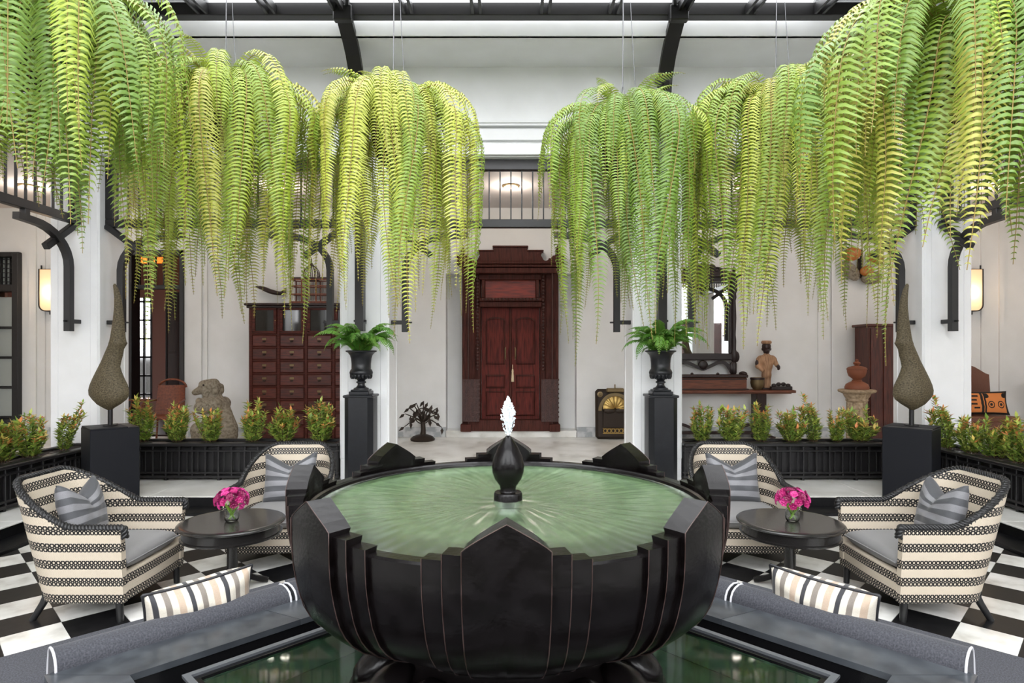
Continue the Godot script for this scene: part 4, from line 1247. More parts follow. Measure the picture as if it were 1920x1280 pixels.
func seating() -> void:
	var proto := armchair()
	var defs := [["front left", P(-2.79, 0, 4.18), PI / 2, "at the left edge facing the fountain sideways"], ["front right", P(2.80, 0, 4.18), -PI / 2, "at the right edge facing the fountain sideways"], ["back left", P(-1.9, 0, 5.14), 0.06, "behind the left round table"], ["back right", P(1.91, 0, 5.14), -0.06, "behind the right round table"]]
	for k in 4:
		var d: Array = defs[k]
		var lab: String = "striped woven armchair " + d[3]
		var c: Node3D = proto if k == 0 else copy(proto, lab, d[1], d[2])
		c.position = d[1]
		c.rotation.y = d[2]
		c.set_meta("label", lab)
		seat_cushion_on(d[1], d[2], "plain grey seat cushion of the armchair " + d[3])
		var p := thing("throw_pillow", "grey striped dented pillow on the armchair " + d[3], "cushion", d[1] + Basis(Vector3.UP, d[2]) * Vector3(0.0, 0.615, -0.14), 0, "grey striped pillows")
		p.basis = Basis(Vector3.UP, d[2] + [0.12, -0.1, 0.0, 0.03][k]) * Basis(Vector3.BACK, [-0.05, 0.05, 0.02, 0.0][k]) * Basis(Vector3.RIGHT, -0.24)
		cushion(p, 0.45, 0.43, 0.085, M.pillow, 0.1)

func tables() -> void:
	var proto: Node3D
	for sx in [-1.0, 1.0]:
		var side: String = "left" if sx < 0 else "right"
		var lab := "round black pedestal table under the %s bunch of magenta flowers" % side
		var at := P(sx * 1.985, 0, 4.35)
		if sx < 0:
			var t := thing("round_table", lab, "table", at, 0, "round black tables")
			part("tabletop", B.new().lathe([[0.0, 0.47], [0.325, 0.47], [0.345, 0.476], [0.357, 0.486], [0.359, 0.493], [0.352, 0.5], [0.335, 0.504], [0.31, 0.503], [0.0, 0.503]], 72, Vector3.ZERO, 35), M.tableblack, t)
			part("apron", B.new().lathe([[0.0, 0.395], [0.3, 0.395], [0.325, 0.398], [0.336, 0.405], [0.336, 0.415], [0.325, 0.42], [0.322, 0.47], [0.31, 0.472]], 72, Vector3.ZERO, 35), M.tableblack, t)
			part("column", B.new().lathe([[0.05, 0.04], [0.055, 0.08], [0.045, 0.1], [0.038, 0.14], [0.035, 0.3], [0.04, 0.34], [0.052, 0.36], [0.052, 0.38], [0.06, 0.4]], 24), M.tableblack, t)
			for k in 4:
				var a := PI / 4 + PI / 2 * k
				var u := Vector3(cos(a), 0, sin(a))
				part("foot", B.new().sweep(curve([u * 0.03 + Vector3(0, 0.09, 0), u * 0.1 + Vector3(0, 0.085, 0), u * 0.18 + Vector3(0, 0.045, 0), u * 0.25 + Vector3(0, 0.018, 0)], 5), rect(0.045, 0.036), Vector3.UP.cross(u)), M.tableblack, t)
			proto = t
		else:
			copy(proto, lab, at)
		# vase and orchids
		var va := P(sx * 1.985 + (0.005 if sx < 0 else 0.012), 0.504, 4.33)
		var vz := thing("vase", "short clear glass vase on the %s round table" % side, "vase", va, 0, "glass vases")
		part("glass", B.new().lathe([[0.0, 0.0], [0.038, 0.0], [0.046, 0.012], [0.05, 0.035], [0.047, 0.07], [0.045, 0.085], [0.041, 0.085], [0.043, 0.07], [0.046, 0.035], [0.042, 0.016], [0.034, 0.008], [0.0, 0.007]], 32, Vector3.ZERO, 60), M.vaseglass, vz)
		var r := RandomNumberGenerator.new()
		r.seed = 77 if sx < 0 else 91
		var bq := thing("flower_bunch", "bunch of magenta orchid blossoms in the glass vase on the %s round table" % side, "flowers", va, 0, "magenta flower bunches")
		var sb := B.new()
		for k in 9:
			var a := r.randf() * TAU
			sb.tube(curve([Vector3(cos(a + 2) * 0.02, 0.014, sin(a + 2) * 0.02), Vector3(cos(a) * 0.02, 0.07, sin(a) * 0.02), Vector3(cos(a) * 0.05, 0.12, sin(a) * 0.05)], 4), 0.0035, 5)
		part("stems", sb, M.stem, bq)
		for k in 30:
			var y := 1.0 - 1.4 * (k + 0.5) / 30
			var a := k * 2.39996
			var rr := sqrt(maxf(0.0, 1 - y * y))
			var dir := Vector3(rr * cos(a), y, rr * sin(a))
			var o := part("blossom", orchid(r), M.orchid[r.randi() % 3], bq)
			var up := dir
			var xx := up.cross(Vector3(0.3, 0.2, 0.9)).normalized()
			o.transform = Transform3D(Basis(xx, up, xx.cross(up)) * Basis(Vector3.UP, r.randf() * TAU) * Basis(Vector3.RIGHT, (r.randf() - 0.5) * 0.7), Vector3(dir.x * 0.092, 0.15 + dir.y * 0.062, dir.z * 0.092))

func orchid(r: RandomNumberGenerator) -> B:
	var b := B.new()
	for k in 5:
		var a := TAU * k / 5 + 0.2 * r.randf()
		var L := 0.028 + 0.008 * r.randf()
		var w := 0.015 + 0.006 * r.randf()
		var m := Basis(Vector3.UP, a)
		b.grid(func(u, v): return m * Vector3((u * 2 - 1) * w * sin(PI * pow(v, 0.7)) , 0.012 + 0.014 * v * (1.4 - v * 1.3) + 0.006 * (u * 2 - 1) * (u * 2 - 1), L * v), 4, 5, k + 1)
	b.blob(Vector3(0, 0.016, 0), Vector3(0.008, 0.01, 0.008), 7, 5)
	return b

# ------------------------------------------------------------------ plants
func frond(r: RandomNumberGenerator, L: float, a0: float, bend: float, width: float, n: int, wide := 0.0155, side_sway := 0.05) -> ArrayMesh:   # starts at the origin, runs out along +z, then hangs
	var pts := []
	var p := Vector3.ZERO
	var steps := n + 4
	var ph := r.randf() * TAU
	var ds := L / steps
	var down := -PI / 2 * (0.985 + 0.02 * r.randf())
	var sw := side_sway * (r.randf() - 0.5) * 2.0
	for i in steps + 1:
		pts.append(p)
		var s := i * ds
		var a := lerpf(a0, down, smoothstep(0.0, bend, s)) + 0.05 * sin(s * 5.0 + ph) * smoothstep(0, bend, s)
		p += Vector3(sin(s * 2.2 + ph) * sw * ds * 3.0, sin(a) * ds, cos(a) * ds)
	var b := B.new()
	for i in range(3, steps):
		var t := float(i) / steps
		var T: Vector3 = (pts[i + 1] - pts[i - 1]).normalized()
		var S := Vector3.RIGHT
		var N := S.cross(T).normalized() * -1.0
		S = T.cross(N).normalized()
		var l := width * 0.5 * minf(1.0, 0.45 + 5.0 * t) * (1.0 - 0.88 * pow(smoothstep(0.66, 1.0, t), 1.2)) * (0.92 + 0.14 * r.randf())
		for sg in [-1.0, 1.0]:
			var lift := 0.12 + 0.12 * r.randf()
			var drop := 0.28 + 0.25 * r.randf()
			var fwd := 0.05 + 0.14 * r.randf()
			var w := wide * (0.8 + 0.3 * r.randf()) * clampf(l / (width * 0.5) + 0.25, 0.3, 1.0)
			var twist := 0.25 * (r.randf() - 0.5)
			var row := []
			for x in [0.0, 0.2, 0.5, 0.8, 1.0]:
				var c: Vector3 = pts[i] + S * sg * l * x * (1.0 - 0.1 * x * x) + T * l * (fwd * x + 0.30 * x * x - 0.10 * sin(PI * x)) + N * l * (lift * sin(PI * minf(x * 1.2, 1.0)) - drop * x * x)
				var hw: float = w * 0.5 * [0.55, 1.0, 0.95, 0.6, 0.0][[0.0, 0.2, 0.5, 0.8, 1.0].find(x)]
				var across: Vector3 = (T + N * (twist + 0.35 * sg * 0.0)).normalized()
				row.append([c - across * hw, c + across * hw])
			for k in 4:
				var q := [row[k][0], row[k + 1][0], row[k + 1][1], row[k][1]]
				if sg < 0: q.reverse()
				if k < 3: b.quad(q[0], q[1], q[2], q[3], 0)
				elif sg > 0: b.tri(q[0], q[1], q[3], 0)
				else: b.tri(q[0], q[2], q[3], 0)
	var m := b.mesh()
	var rb := B.new()
	var thin := []
	var rad := []
	for i in range(0, steps + 1, 2):
		thin.append(pts[i])
		rad.append(0.0038 * (1.0 - 0.75 * float(i) / steps) * L / 2.0 + 0.0012)
	rb.tube(thin, rad, 4, false)
	rb.mesh(m)
	m.surface_set_material(1, M.rachis)
	return m

func leafy(called: String, m: ArrayMesh, mm: Material, parent: Node, tr: Transform3D) -> void:
	var o := MeshInstance3D.new()
	o.name = called
	o.mesh = m
	o.set_surface_override_material(0, mm)
	o.transform = tr
	parent.add_child(o, true)

func hanging_ferns() -> void:
	var r := RandomNumberGenerator.new()
	r.seed = 2024
	var long := []
	for k in 12: long.append(frond(r, 2.15 + 0.65 * r.randf(), deg_to_rad(38 + 26 * r.randf()), 0.95 + 0.5 * r.randf(), 0.2 + 0.05 * r.randf(), 80))
	var near := []
	for k in 12: near.append(frond(r, 1.55 + 0.45 * r.randf(), deg_to_rad(38 + 26 * r.randf()), 0.85 + 0.45 * r.randf(), 0.22 + 0.05 * r.randf(), 50, 0.019))
	var mid := []
	for k in 8: mid.append(frond(r, 1.3 + 0.5 * r.randf(), deg_to_rad(45 + 28 * r.randf()), 0.9 + 0.4 * r.randf(), 0.19 + 0.04 * r.randf(), 48))
	var up := []
	for k in 5: up.append(frond(r, 0.7 + 0.25 * r.randf(), deg_to_rad(70 + 10 * r.randf()), 1.1 + 0.5 * r.randf(), 0.15 + 0.03 * r.randf(), 32))
	var defs := [   # x, crown height, depth, scale, share of long fronds, label
		[-2.45, 3.72, 5.25, 0.98, 60, "hanging fern above the drawer cabinet bay, second from the left"],
		[-1.02, 3.6, 5.3, 0.9, 52, "hanging fern left of the central door, over the left urn"],
		[0.97, 3.5, 5.3, 0.9, 52, "hanging fern right of the central door, over the right urn"],
		[2.3, 3.65, 5.3, 0.98, 58, "hanging fern above the mirror bay, second from the right"],
		[-2.6, 3.42, 3.35, 0.95, 56, "large hanging fern in the top left corner, nearest the viewer"],
		[2.45, 3.25, 3.35, 0.98, 56, "large hanging fern in the top right corner, nearest the viewer"]]
	for q in defs.size():
		var d: Array = defs[q]
		var t := thing("hanging_fern", d[5], "fern", P(d[0], d[1], d[2]), 0, "long hanging ferns under the skylight")
		part("basket", B.new().lathe([[0.0, -0.3], [0.08, -0.29], [0.15, -0.2], [0.18, -0.08], [0.18, 0.0], [0.16, 0.02], [0.0, 0.03]], 20), M.coir, t)
		var top: float = 5.36 - 0.215 * absf(d[2] - 6.58) / 4.16 - d[1] - 0.05
		var wr := B.new()
		wr.tube([Vector3(0, 0.5, 0), Vector3(0.004, (top + 0.5) / 2, 0.003), Vector3(0, top, 0)], 0.005, 5)
		for k in 3:
			var a := TAU * k / 3 + 0.5 + q
			wr.tube(curve([Vector3(cos(a) * 0.17, 0.0, sin(a) * 0.17), Vector3(cos(a) * 0.06, 0.28, sin(a) * 0.06), Vector3(0, 0.52, 0)], 4), 0.0035, 4)
		wr.tube([Vector3(0, top, 0), Vector3(0.02, top + 0.02, 0), Vector3(0.02, top - 0.05, 0)], 0.004, 4)
		wr.tube(curve([Vector3(0.05, top, 0.02), Vector3(0.07, top * 0.6, 0.03), Vector3(0.13, 0.0, 0.05)], 6), 0.003, 4)
		part("hanging_wire", wr, M.steel, t)
		var base: Array = M.fern
		var pick := func() -> Material:
			var w: Array = [[0, 0, 2, 4, 1], [0, 2, 2, 4, 1], [1, 3, 1, 3, 0], [0, 1, 2, 1, 4], [3, 1, 3, 1, 0], [1, 3, 0, 1, 4]][q]
			return base[w[r.randi() % 5]]
		for k in d[4]:
			var a: float = TAU * (k + 0.7 * r.randf()) / d[4] * 3.0
			var sc: float = d[3] * (0.84 + 0.24 * r.randf())
			var spread: float = 0.5 + 0.55 * r.randf()
			sc *= 0.82 + 0.22 * sqrt(r.randf())
			var m := Basis(Vector3.UP, a) * Basis(Vector3.BACK, 0.25 * (r.randf() - 0.5))
			leafy("frond", (long if q < 4 else near)[r.randi() % 12], pick.call(), t, Transform3D(m.scaled_local(Vector3(sc, sc, sc * spread)), Vector3(sin(a), 0, cos(a)) * 0.09 + Vector3(0, -0.05 * r.randf(), 0)))
		for k in 40:
			var a := r.randf() * TAU
			var sc: float = d[3] * (0.75 + 0.35 * r.randf())
			leafy("frond", mid[r.randi() % mid.size()], pick.call(), t, Transform3D(Basis(Vector3.UP, a).scaled(Vector3.ONE * sc), Vector3(sin(a), 0, cos(a)) * 0.06 + Vector3(0, 0.01, 0)))
		for k in 11:
			var a := r.randf() * TAU
			leafy("frond", up[r.randi() % up.size()], pick.call(), t, Transform3D(Basis(Vector3.UP, a).scaled(Vector3.ONE * (0.6 + 0.4 * r.randf())), Vector3(sin(a), 0, cos(a)) * 0.04))

func urns() -> void:
	var r := RandomNumberGenerator.new()
	r.seed = 31
	var fr := []
	for k in 8: fr.append(frond(r, 0.46 + 0.18 * r.randf(), deg_to_rad(58 + 24 * r.randf()), 0.62 + 0.3 * r.randf(), 0.125 + 0.03 * r.randf(), 24, 0.024, 0.02))
	for sx in [-1.0, 1.0]:
		var side: String = "left" if sx < 0 else "right"
		var at := P(sx * 1.755, TREAD, 7.16)
		var pd := thing("pedestal", "tall smooth black pedestal in front of the pillar %s of the central door" % side, "pedestal", at, 0, "black urn pedestals")
		var oct := PackedVector2Array()
		for q in [[-0.165, -0.11], [-0.11, -0.165], [0.11, -0.165], [0.165, -0.11], [0.165, 0.11], [0.11, 0.165], [-0.11, 0.165], [-0.165, 0.11]]: oct.append(Vector2(q[0], q[1]))
		part("shaft", B.new().prism(oct, 1.0, Transform3D(Basis(Vector3.RIGHT, -PI / 2), Vector3(0, 0.05, 0))), M.stand, pd)
		part("base", B.new().box(Vector3(0, 0.03, 0), Vector3(0.36, 0.06, 0.36), 0.008), M.stand, pd)
		part("cap", B.new().box(Vector3(0, 1.05, 0), Vector3(0.345, 0.03, 0.345), 0.008), M.stand, pd)
		var ur := thing("urn", "black cast urn with a flared rim on the pedestal %s of the central door" % side, "urn", at + Vector3(0, 1.065, 0), 0, "black urns with ferns")
		part("foot", B.new().box(Vector3(0, 0.02, 0), Vector3(0.235, 0.04, 0.235), 0.006).box(Vector3(0, 0.05, 0), Vector3(0.2, 0.02, 0.2), 0.006), M.stand, ur)
		part("bowl", B.new().lathe([[0.09, 0.06], [0.085, 0.075], [0.06, 0.085], [0.042, 0.11], [0.042, 0.13], [0.058, 0.138], [0.058, 0.15], [0.042, 0.158], [0.05, 0.175], [0.1, 0.2], [0.13, 0.235], [0.135, 0.26], [0.125, 0.285], [0.112, 0.3], [0.112, 0.36], [0.118, 0.42], [0.13, 0.46], [0.155, 0.49], [0.178, 0.5], [0.18, 0.512], [0.165, 0.516], [0.14, 0.49], [0.1, 0.47], [0.0, 0.465]], 36, Vector3.ZERO, 45), M.stand, ur)
		var gad := B.new()
		for k in 16:
			var a := TAU * k / 16
			gad.blob(Vector3(cos(a) * 0.108, 0.225, sin(a) * 0.108), Vector3(0.024, 0.045, 0.024), 6, 5)
		part("gadroons", gad, M.stand, ur)
		var f := thing("potted_fern", "bushy green fern growing in the black urn %s of the central door" % side, "fern", at + Vector3(0, 1.065 + 0.475, 0), 0, "ferns in the urns")
		for k in 60:
			var a := TAU * (k * 0.618)
			var sc := 0.72 + 0.5 * r.randf()
			var tilt := -0.5 + 0.75 * float(k) / 60
			sc *= 1.0 - 0.6 * smoothstep(0.0, 0.8, -cos(a))
			leafy("frond", fr[r.randi() % fr.size()], M.urnfern[r.randi() % 2], f, Transform3D((Basis(Vector3.UP, a) * Basis(Vector3.RIGHT, tilt * 0.8)).scaled(Vector3.ONE * sc), Vector3(sin(a), 0, cos(a)) * 0.05))

func shrub_mesh(r: RandomNumberGenerator, h: float, w: float, n: int, lean: float) -> Array:
	var lf := B.new(false, true)
	var tw := B.new()
	var cols := [Color(0.14, 0.22, 0.035), Color(0.2, 0.28, 0.05), Color(0.32, 0.36, 0.08), Color(0.09, 0.15, 0.03), Color(0.4, 0.3, 0.08), Color(0.45, 0.17, 0.06), Color(0.26, 0.3, 0.06)]
	for s in n:
		var a := TAU * (s * 0.618 + 0.1 * r.randf())
		var out := w * sqrt(r.randf()) * 0.5
		var hh := h * (0.42 + 0.58 * pow(r.randf(), 1.3)) * (1.0 - 0.35 * out / w)
		var tip := Vector3(cos(a) * out + lean * hh, hh, sin(a) * out * 0.8)
		var line := curve([Vector3(cos(a) * out * 0.4, 0, sin(a) * out * 0.3), Vector3(cos(a) * out * 0.85 + lean * hh * 0.3, hh * 0.55, sin(a) * out * 0.7), tip], 5)
		tw.tube(line, [0.004, 0.004, 0.0035, 0.003, 0.003, 0.0025, 0.002, 0.002, 0.0015, 0.0015, 0.001], 4, false)
		var leaves := int(26 + 34 * hh / 0.5)
		for k in leaves:
			var t := 0.04 + 0.96 * (k + r.randf()) / leaves
			var i := mini(int(t * (line.size() - 1)), line.size() - 2)
			var p: Vector3 = line[i].lerp(line[i + 1], t * (line.size() - 1) - i)
			var b := r.randf() * TAU
			var dir := Vector3(cos(b), 0.35 + 0.9 * r.randf(), sin(b)).normalized()
			if k == leaves - 1: dir = Vector3(0.2 * cos(b), 1, 0.2 * sin(b)).normalized()
			var L := 0.046 + 0.036 * r.randf()
			var wd := L * 0.2
			var sd := dir.cross(Vector3(0.1, 1, 0.2)).normalized() * wd
			var nn := sd.cross(dir).normalized()
			var ci := r.randi() % 4
			if r.randf() < 0.2: ci = 6
			if t > 0.7 and r.randf() < 0.4: ci = 4 + r.randi() % 2
			var c: Color = cols[ci] * (1.3 + 0.9 * r.randf())
			var q := [p, p + dir * L * 0.45 + sd + nn * 0.003, p + dir * L - nn * L * 0.15, p + dir * L * 0.45 - sd + nn * 0.003]
			for e in [0, 2, 1, 0, 3, 2]: lf.v(q[e], 0, Vector2.ZERO, c)
	return [lf.mesh(), tw.mesh()]

func shrubs() -> void:
	var r := RandomNumberGenerator.new()
	r.seed = 8
	var kinds := []
	for q in [[0.5, 0.34, 20, 0.0], [0.46, 0.36, 20, 0.1], [0.58, 0.28, 17, 0.03], [0.42, 0.42, 22, -0.1], [0.68, 0.27, 13, -0.3]]: kinds.append(shrub_mesh(r, q[0], q[1], q[2], q[3]))
	var ord := ["first", "second", "third", "fourth", "fifth", "sixth", "seventh", "eighth"]
	var rows := [
		["in the planter under the cabinet, %s from the left sculpture", [[-4.58, 7.6, 2, 1.1], [-4.16, 7.62, 0, 1.0], [-3.72, 7.6, 1, 1.0], [-3.22, 7.62, 2, 1.02], [-2.82, 7.6, 3, 1.15], [-2.37, 7.62, 0, 1.1]]],
		["in the planter under the mirror, %s from the right urn", [[2.38, 7.62, 0, 1.0], [2.74, 7.6, 1, 1.1], [3.12, 7.62, 2, 0.95], [3.5, 7.6, 3, 1.05], [3.78, 7.62, 4, 0.98], [4.06, 7.6, 2, 0.8], [4.34, 7.62, 3, 1.1]]],
		["in the left side planter, %s counted from the left sculpture", [[-5.06, 6.92, 4, -0.9], [-5.12, 6.5, 0, 1.0], [-5.16, 6.2, 3, 1.15], [-5.12, 5.9, 1, 1.2], [-5.14, 5.6, 0, 1.0]]],
		["in the right side planter, %s counted from the right sculpture", [[5.0, 7.0, 4, 1.02], [5.08, 6.75, 1, 1.0], [5.14, 6.45, 3, 1.1], [5.12, 6.15, 0, 1.0], [5.14, 5.88, 1, 1.1], [5.14, 5.6, 3, 1.0]]]]
	for row in rows:
		for k in row[1].size():
			var q: Array = row[1][k]
			var t := thing("shrub", "leafy shrub " + row[0] % ord[k], "shrub", P(q[0], 0.585, q[1]), 0, "small shrubs in the black planters")
			var sc: float = absf(q[3])
			var flip := Basis(Vector3.UP, PI if q[3] < 0 else r.randf() * (0.5 if q[2] == 4 else TAU)).scaled(Vector3.ONE * sc)
			part("foliage", kinds[q[2]][0], M.leafcol, t).basis = flip
			part("twigs", kinds[q[2]][1], M.twig, t).basis = flip

# ------------------------------------------------------------------ sculptures and the things along the corridor
func sculptures() -> void:
	for sx in [-1.0, 1.0]:
		var side: String = "left" if sx < 0 else "right"
		var at := P(sx * 4.33, TREAD, 6.6)
		var pl := thing("plinth", "square charcoal plinth turned cornerwise under the %s twisted stone sculpture" % side, "plinth", at, PI / 4, "charcoal sculpture plinths")
		part("block", B.new().box(Vector3(0, 0.375, 0), Vector3(0.45, 0.75, 0.45), 0.006), M.blackmatt, pl)
		part("top_plate", B.new().box(Vector3(sx * 0.05, 0.757, 0), Vector3(0.34, 0.014, 0.442), 0.003), M.blackmatt, pl)
		part("top_slat", B.new().box(Vector3(-sx * 0.172, 0.755, 0), Vector3(0.09, 0.012, 0.442), 0.003), M.black, pl)
		var t := thing("stone_sculpture", "tall twisted drop shaped stone sculpture on the %s charcoal plinth" % side, "sculpture", at + Vector3(0, 0.764, 0), 0, "twisted stone sculptures")
		part("rod", B.new().tube([Vector3(0, 0.0, 0), Vector3(0, 0.26, 0)], 0.024, 12).box(Vector3(0, 0.006, 0), Vector3(0.1, 0.012, 0.1), 0.003), M.black, t)
		# rows: height, left edge, right edge, half thickness, twist
		var rows := [[0.165, -0.012, 0.012, 0.012, 0], [0.19, -0.06, 0.035, 0.05, 0], [0.235, -0.14, 0.11, 0.09, 0], [0.285, -0.19, 0.175, 0.115, 0], [0.335, -0.228, 0.2, 0.125, 0], [0.385, -0.233, 0.198, 0.125, 0.05], [0.44, -0.22, 0.185, 0.12, 0.08], [0.51, -0.19, 0.15, 0.11, 0.12], [0.58, -0.155, 0.12, 0.1, 0.2], [0.64, -0.125, 0.103, 0.085, 0.35], [0.70, -0.095, 0.115, 0.075, 0.6], [0.76, -0.07, 0.132, 0.075, 0.8], [0.83, -0.035, 0.142, 0.08, 1.0], [0.875, -0.015, 0.168, 0.085, 1.1], [0.895, -0.01, 0.178, 0.09, 1.1], [0.91, -0.005, 0.168, 0.08, 1.1], [0.96, 0.005, 0.16, 0.068, 1.2], [1.05, 0.018, 0.155, 0.06, 1.3], [1.15, 0.032, 0.148, 0.052, 1.4], [1.28, 0.045, 0.132, 0.042, 1.4], [1.38, 0.045, 0.118, 0.034, 1.4], [1.47, 0.036, 0.092, 0.026, 1.4], [1.515, 0.03, 0.07, 0.018, 1.4], [1.535, 0.038, 0.058, 0.006, 1.4]]
		var nn := 20
		var f := func(u: float, v: float) -> Vector3:
			var k: float = v * (rows.size() - 1)
			var i := mini(int(k), rows.size() - 2)
			var e := k - i
			var row := []
			for c in 5: row.append(lerpf(rows[i][c], rows[i + 1][c], e))
			var a: float = TAU * u
			var cx: float = (row[1] + row[2]) / 2
			var hw: float = (row[2] - row[1]) / 2
			var zz: float = signf(sin(a)) * pow(absf(sin(a)), 1.35)
			var xx: float = cos(a)
			if sx > 0: return Vector3(-(cx + hw * xx), row[0], row[3] * zz)
			return Vector3(cx + hw * xx, row[0], -row[3] * zz)
		var nb := B.new()
		nb.grid(f, nn, rows.size() - 1, 0)
		part("body", nb, M.sculpt, t)

func corridor_left() -> void:
	# chest of small drawers
	var x0 := -4.44
	var dep := 0.45
	var t := thing("drawer_cabinet", "tall red-brown cabinet of many small labelled drawers with glass doors on top", "cabinet", P(x0 + 0.975, CORR, WALLD - 0.05))
	var W := 1.95
	var H := 2.29
	part("carcass", B.new().box(Vector3(0, H / 2, dep / 2 - 0.02), Vector3(W, H, dep - 0.04), 0.008), M.cabinet, t)
	part("cornice", B.new().box(Vector3(0, H + 0.015, dep / 2 + 0.01), Vector3(W + 0.1, 0.04, dep + 0.08), 0.01).box(Vector3(0, H - 0.025, dep / 2), Vector3(W + 0.04, 0.04, dep + 0.03), 0.008), M.darkwood, t)
	for k in 5: part("stile", B.new().box(Vector3(-W / 2 + 0.045 + 0.465 * k, H / 2, dep - 0.035), Vector3(0.05, H - 0.02, 0.03), 0.006), M.cabinet, t)
	for k in 9: part("rail", B.new().box(Vector3(0, 0.03 + 0.2215 * k, dep - 0.04), Vector3(W - 0.04, 0.03, 0.03), 0.005), M.cabinet, t)
	var dm := B.new().box(Vector3.ZERO, Vector3(0.4, 0.18, 0.03), 0.01).mesh()
	var hm := B.new().box(Vector3.ZERO, Vector3(0.075, 0.035, 0.008), 0.003).mesh()
	var km := B.new().lathe([[0.0, 0.03], [0.014, 0.028], [0.018, 0.02], [0.01, 0.008], [0.009, 0.0]], 10).blob(Vector3(0, 0.015, 0.012), Vector3(0.03, 0.012, 0.012), 8, 5).mesh()
	for c in 4:
		for r in 8:
			var at := Vector3(-W / 2 + 0.277 + 0.465 * c, 0.141 + 0.2215 * r, dep - 0.022)
			var dr := part("drawer", dm, M.drawer[(c * 3 + r * 5) % 2], t)
			dr.position = at
			part("label_holder", hm, M.oldbrass, dr).position = Vector3(0, 0.032, 0.018)
			part("cup_pull", km, M.iron, dr).position = Vector3(0, -0.025, 0.016)
		var gd := part("glass_door", B.new().box(Vector3(0, 0.2, 0), Vector3(0.41, 0.05, 0.03), 0.006).box(Vector3(0, -0.2, 0), Vector3(0.41, 0.05, 0.03), 0.006).box(Vector3(-0.18, 0, 0), Vector3(0.05, 0.4, 0.03), 0.006).box(Vector3(0.18, 0, 0), Vector3(0.05, 0.4, 0.03), 0.006), M.cabinet, t)
		gd.position = Vector3(-W / 2 + 0.277 + 0.465 * c, 2.035, dep - 0.015)
		part("pane", B.new().box(Vector3(0, 0, -0.006), Vector3(0.32, 0.36, 0.008)), M.darkglass, gd)
		part("knob", B.new().blob(Vector3(0.19, 0.0, 0.025), Vector3(0.01, 0.01, 0.01), 8, 5), M.brass, gd)
	# domed bird cage on top
	var bc := thing("bird_cage", "wooden bird cage with a ribbed dome standing on the drawer cabinet", "bird cage", P(-3.43, CORR + H + 0.035, WALLD - 0.3))
	part("base", B.new().box(Vector3(0, 0.02, 0), Vector3(0.66, 0.04, 0.3), 0.006), M.rattan, bc)
	var fr := B.new()
	for x in [-0.31, -0.12, 0.12, 0.31]:
		for z in [-0.13, 0.13]: fr.box(Vector3(x, 0.22, z), Vector3(0.022, 0.4, 0.022), 0.003)
	for y in [0.16, 0.3, 0.41]:
		for z in [-0.13, 0.13]: fr.box(Vector3(0, y, z), Vector3(0.66, 0.02, 0.02), 0.003)
		for x in [-0.31, 0.31]: fr.box(Vector3(x, y, 0), Vector3(0.02, 0.02, 0.26), 0.003)
	part("frame", fr, M.rattan, bc)
	var wire := B.new()
	for k in 25: wire.box(Vector3(-0.3 + 0.025 * k, 0.24, 0.13), Vector3(0.005, 0.36, 0.005))
	for k in 25: wire.box(Vector3(-0.3 + 0.025 * k, 0.24, -0.13), Vector3(0.005, 0.36, 0.005))
	part("bars", wire, M.darkwood, bc)
	for x in [-0.22, 0.22]: part("gable", B.new().box(Vector3(x, 0.425, 0.12), Vector3(0.16, 0.05, 0.02), 0.004), M.darkwood, bc)
	var dome := B.new()
	dome.lathe([[0.13, 0.41], [0.13, 0.45], [0.12, 0.45], [0.12, 0.41]], 20)
	for k in 14:
		var a := TAU * k / 14
		var line := []
		for q in [[0.125, 0.44], [0.14, 0.5], [0.13, 0.56], [0.09, 0.62], [0.04, 0.66], [0.012, 0.69]]: line.append(Vector3(cos(a) * q[0], q[1], sin(a) * q[0]))
		dome.tube(line, 0.007, 5)
	part("dome", dome, M.darkwood, bc)
	part("spire", B.new().lathe([[0.02, 0.68], [0.025, 0.7], [0.01, 0.72], [0.014, 0.74], [0.004, 0.8], [0.0, 0.81]], 10), M.darkwood, bc)
	# wall carving
	var wc := thing("wall_carving", "small dark wooden animal carving fixed to the wall left of the bird cage", "carving", P(-4.2, 2.78, WALLD - 0.09))
	part("body", B.new().tube(curve([Vector3(-0.24, 0.06, 0), Vector3(-0.15, 0.04, 0.01), Vector3(0.0, -0.02, 0.015), Vector3(0.15, -0.05, 0.01), Vector3(0.24, -0.03, 0)], 5), [0.012, 0.02, 0.028, 0.03, 0.032, 0.036, 0.04, 0.042, 0.042, 0.042, 0.042, 0.042, 0.04, 0.038, 0.036, 0.034, 0.034, 0.036, 0.036, 0.03, 0.016], 9), M.darkwood, wc)
	part("fin", B.new().prism(PackedVector2Array([Vector2(0.16, -0.03), Vector2(0.25, -0.06), Vector2(0.26, 0.05), Vector2(0.22, 0.03)]), 0.02, Transform3D(Basis(), Vector3(0, 0, -0.01))), M.darkwood, wc)
	part("snout", B.new().box(Vector3(-0.25, 0.065, 0), Vector3(0.06, 0.03, 0.03), 0.008), M.darkwood, wc)
	part("bracket", B.new().box(Vector3(0.02, -0.02, -0.05), Vector3(0.03, 0.03, 0.08), 0.004), M.darkwood, wc)
	# stone animal
	var an := thing("stone_animal", "weathered stone statue of a seated bear-like animal facing left", "statue", P(-4.68, CORR, 9.65))
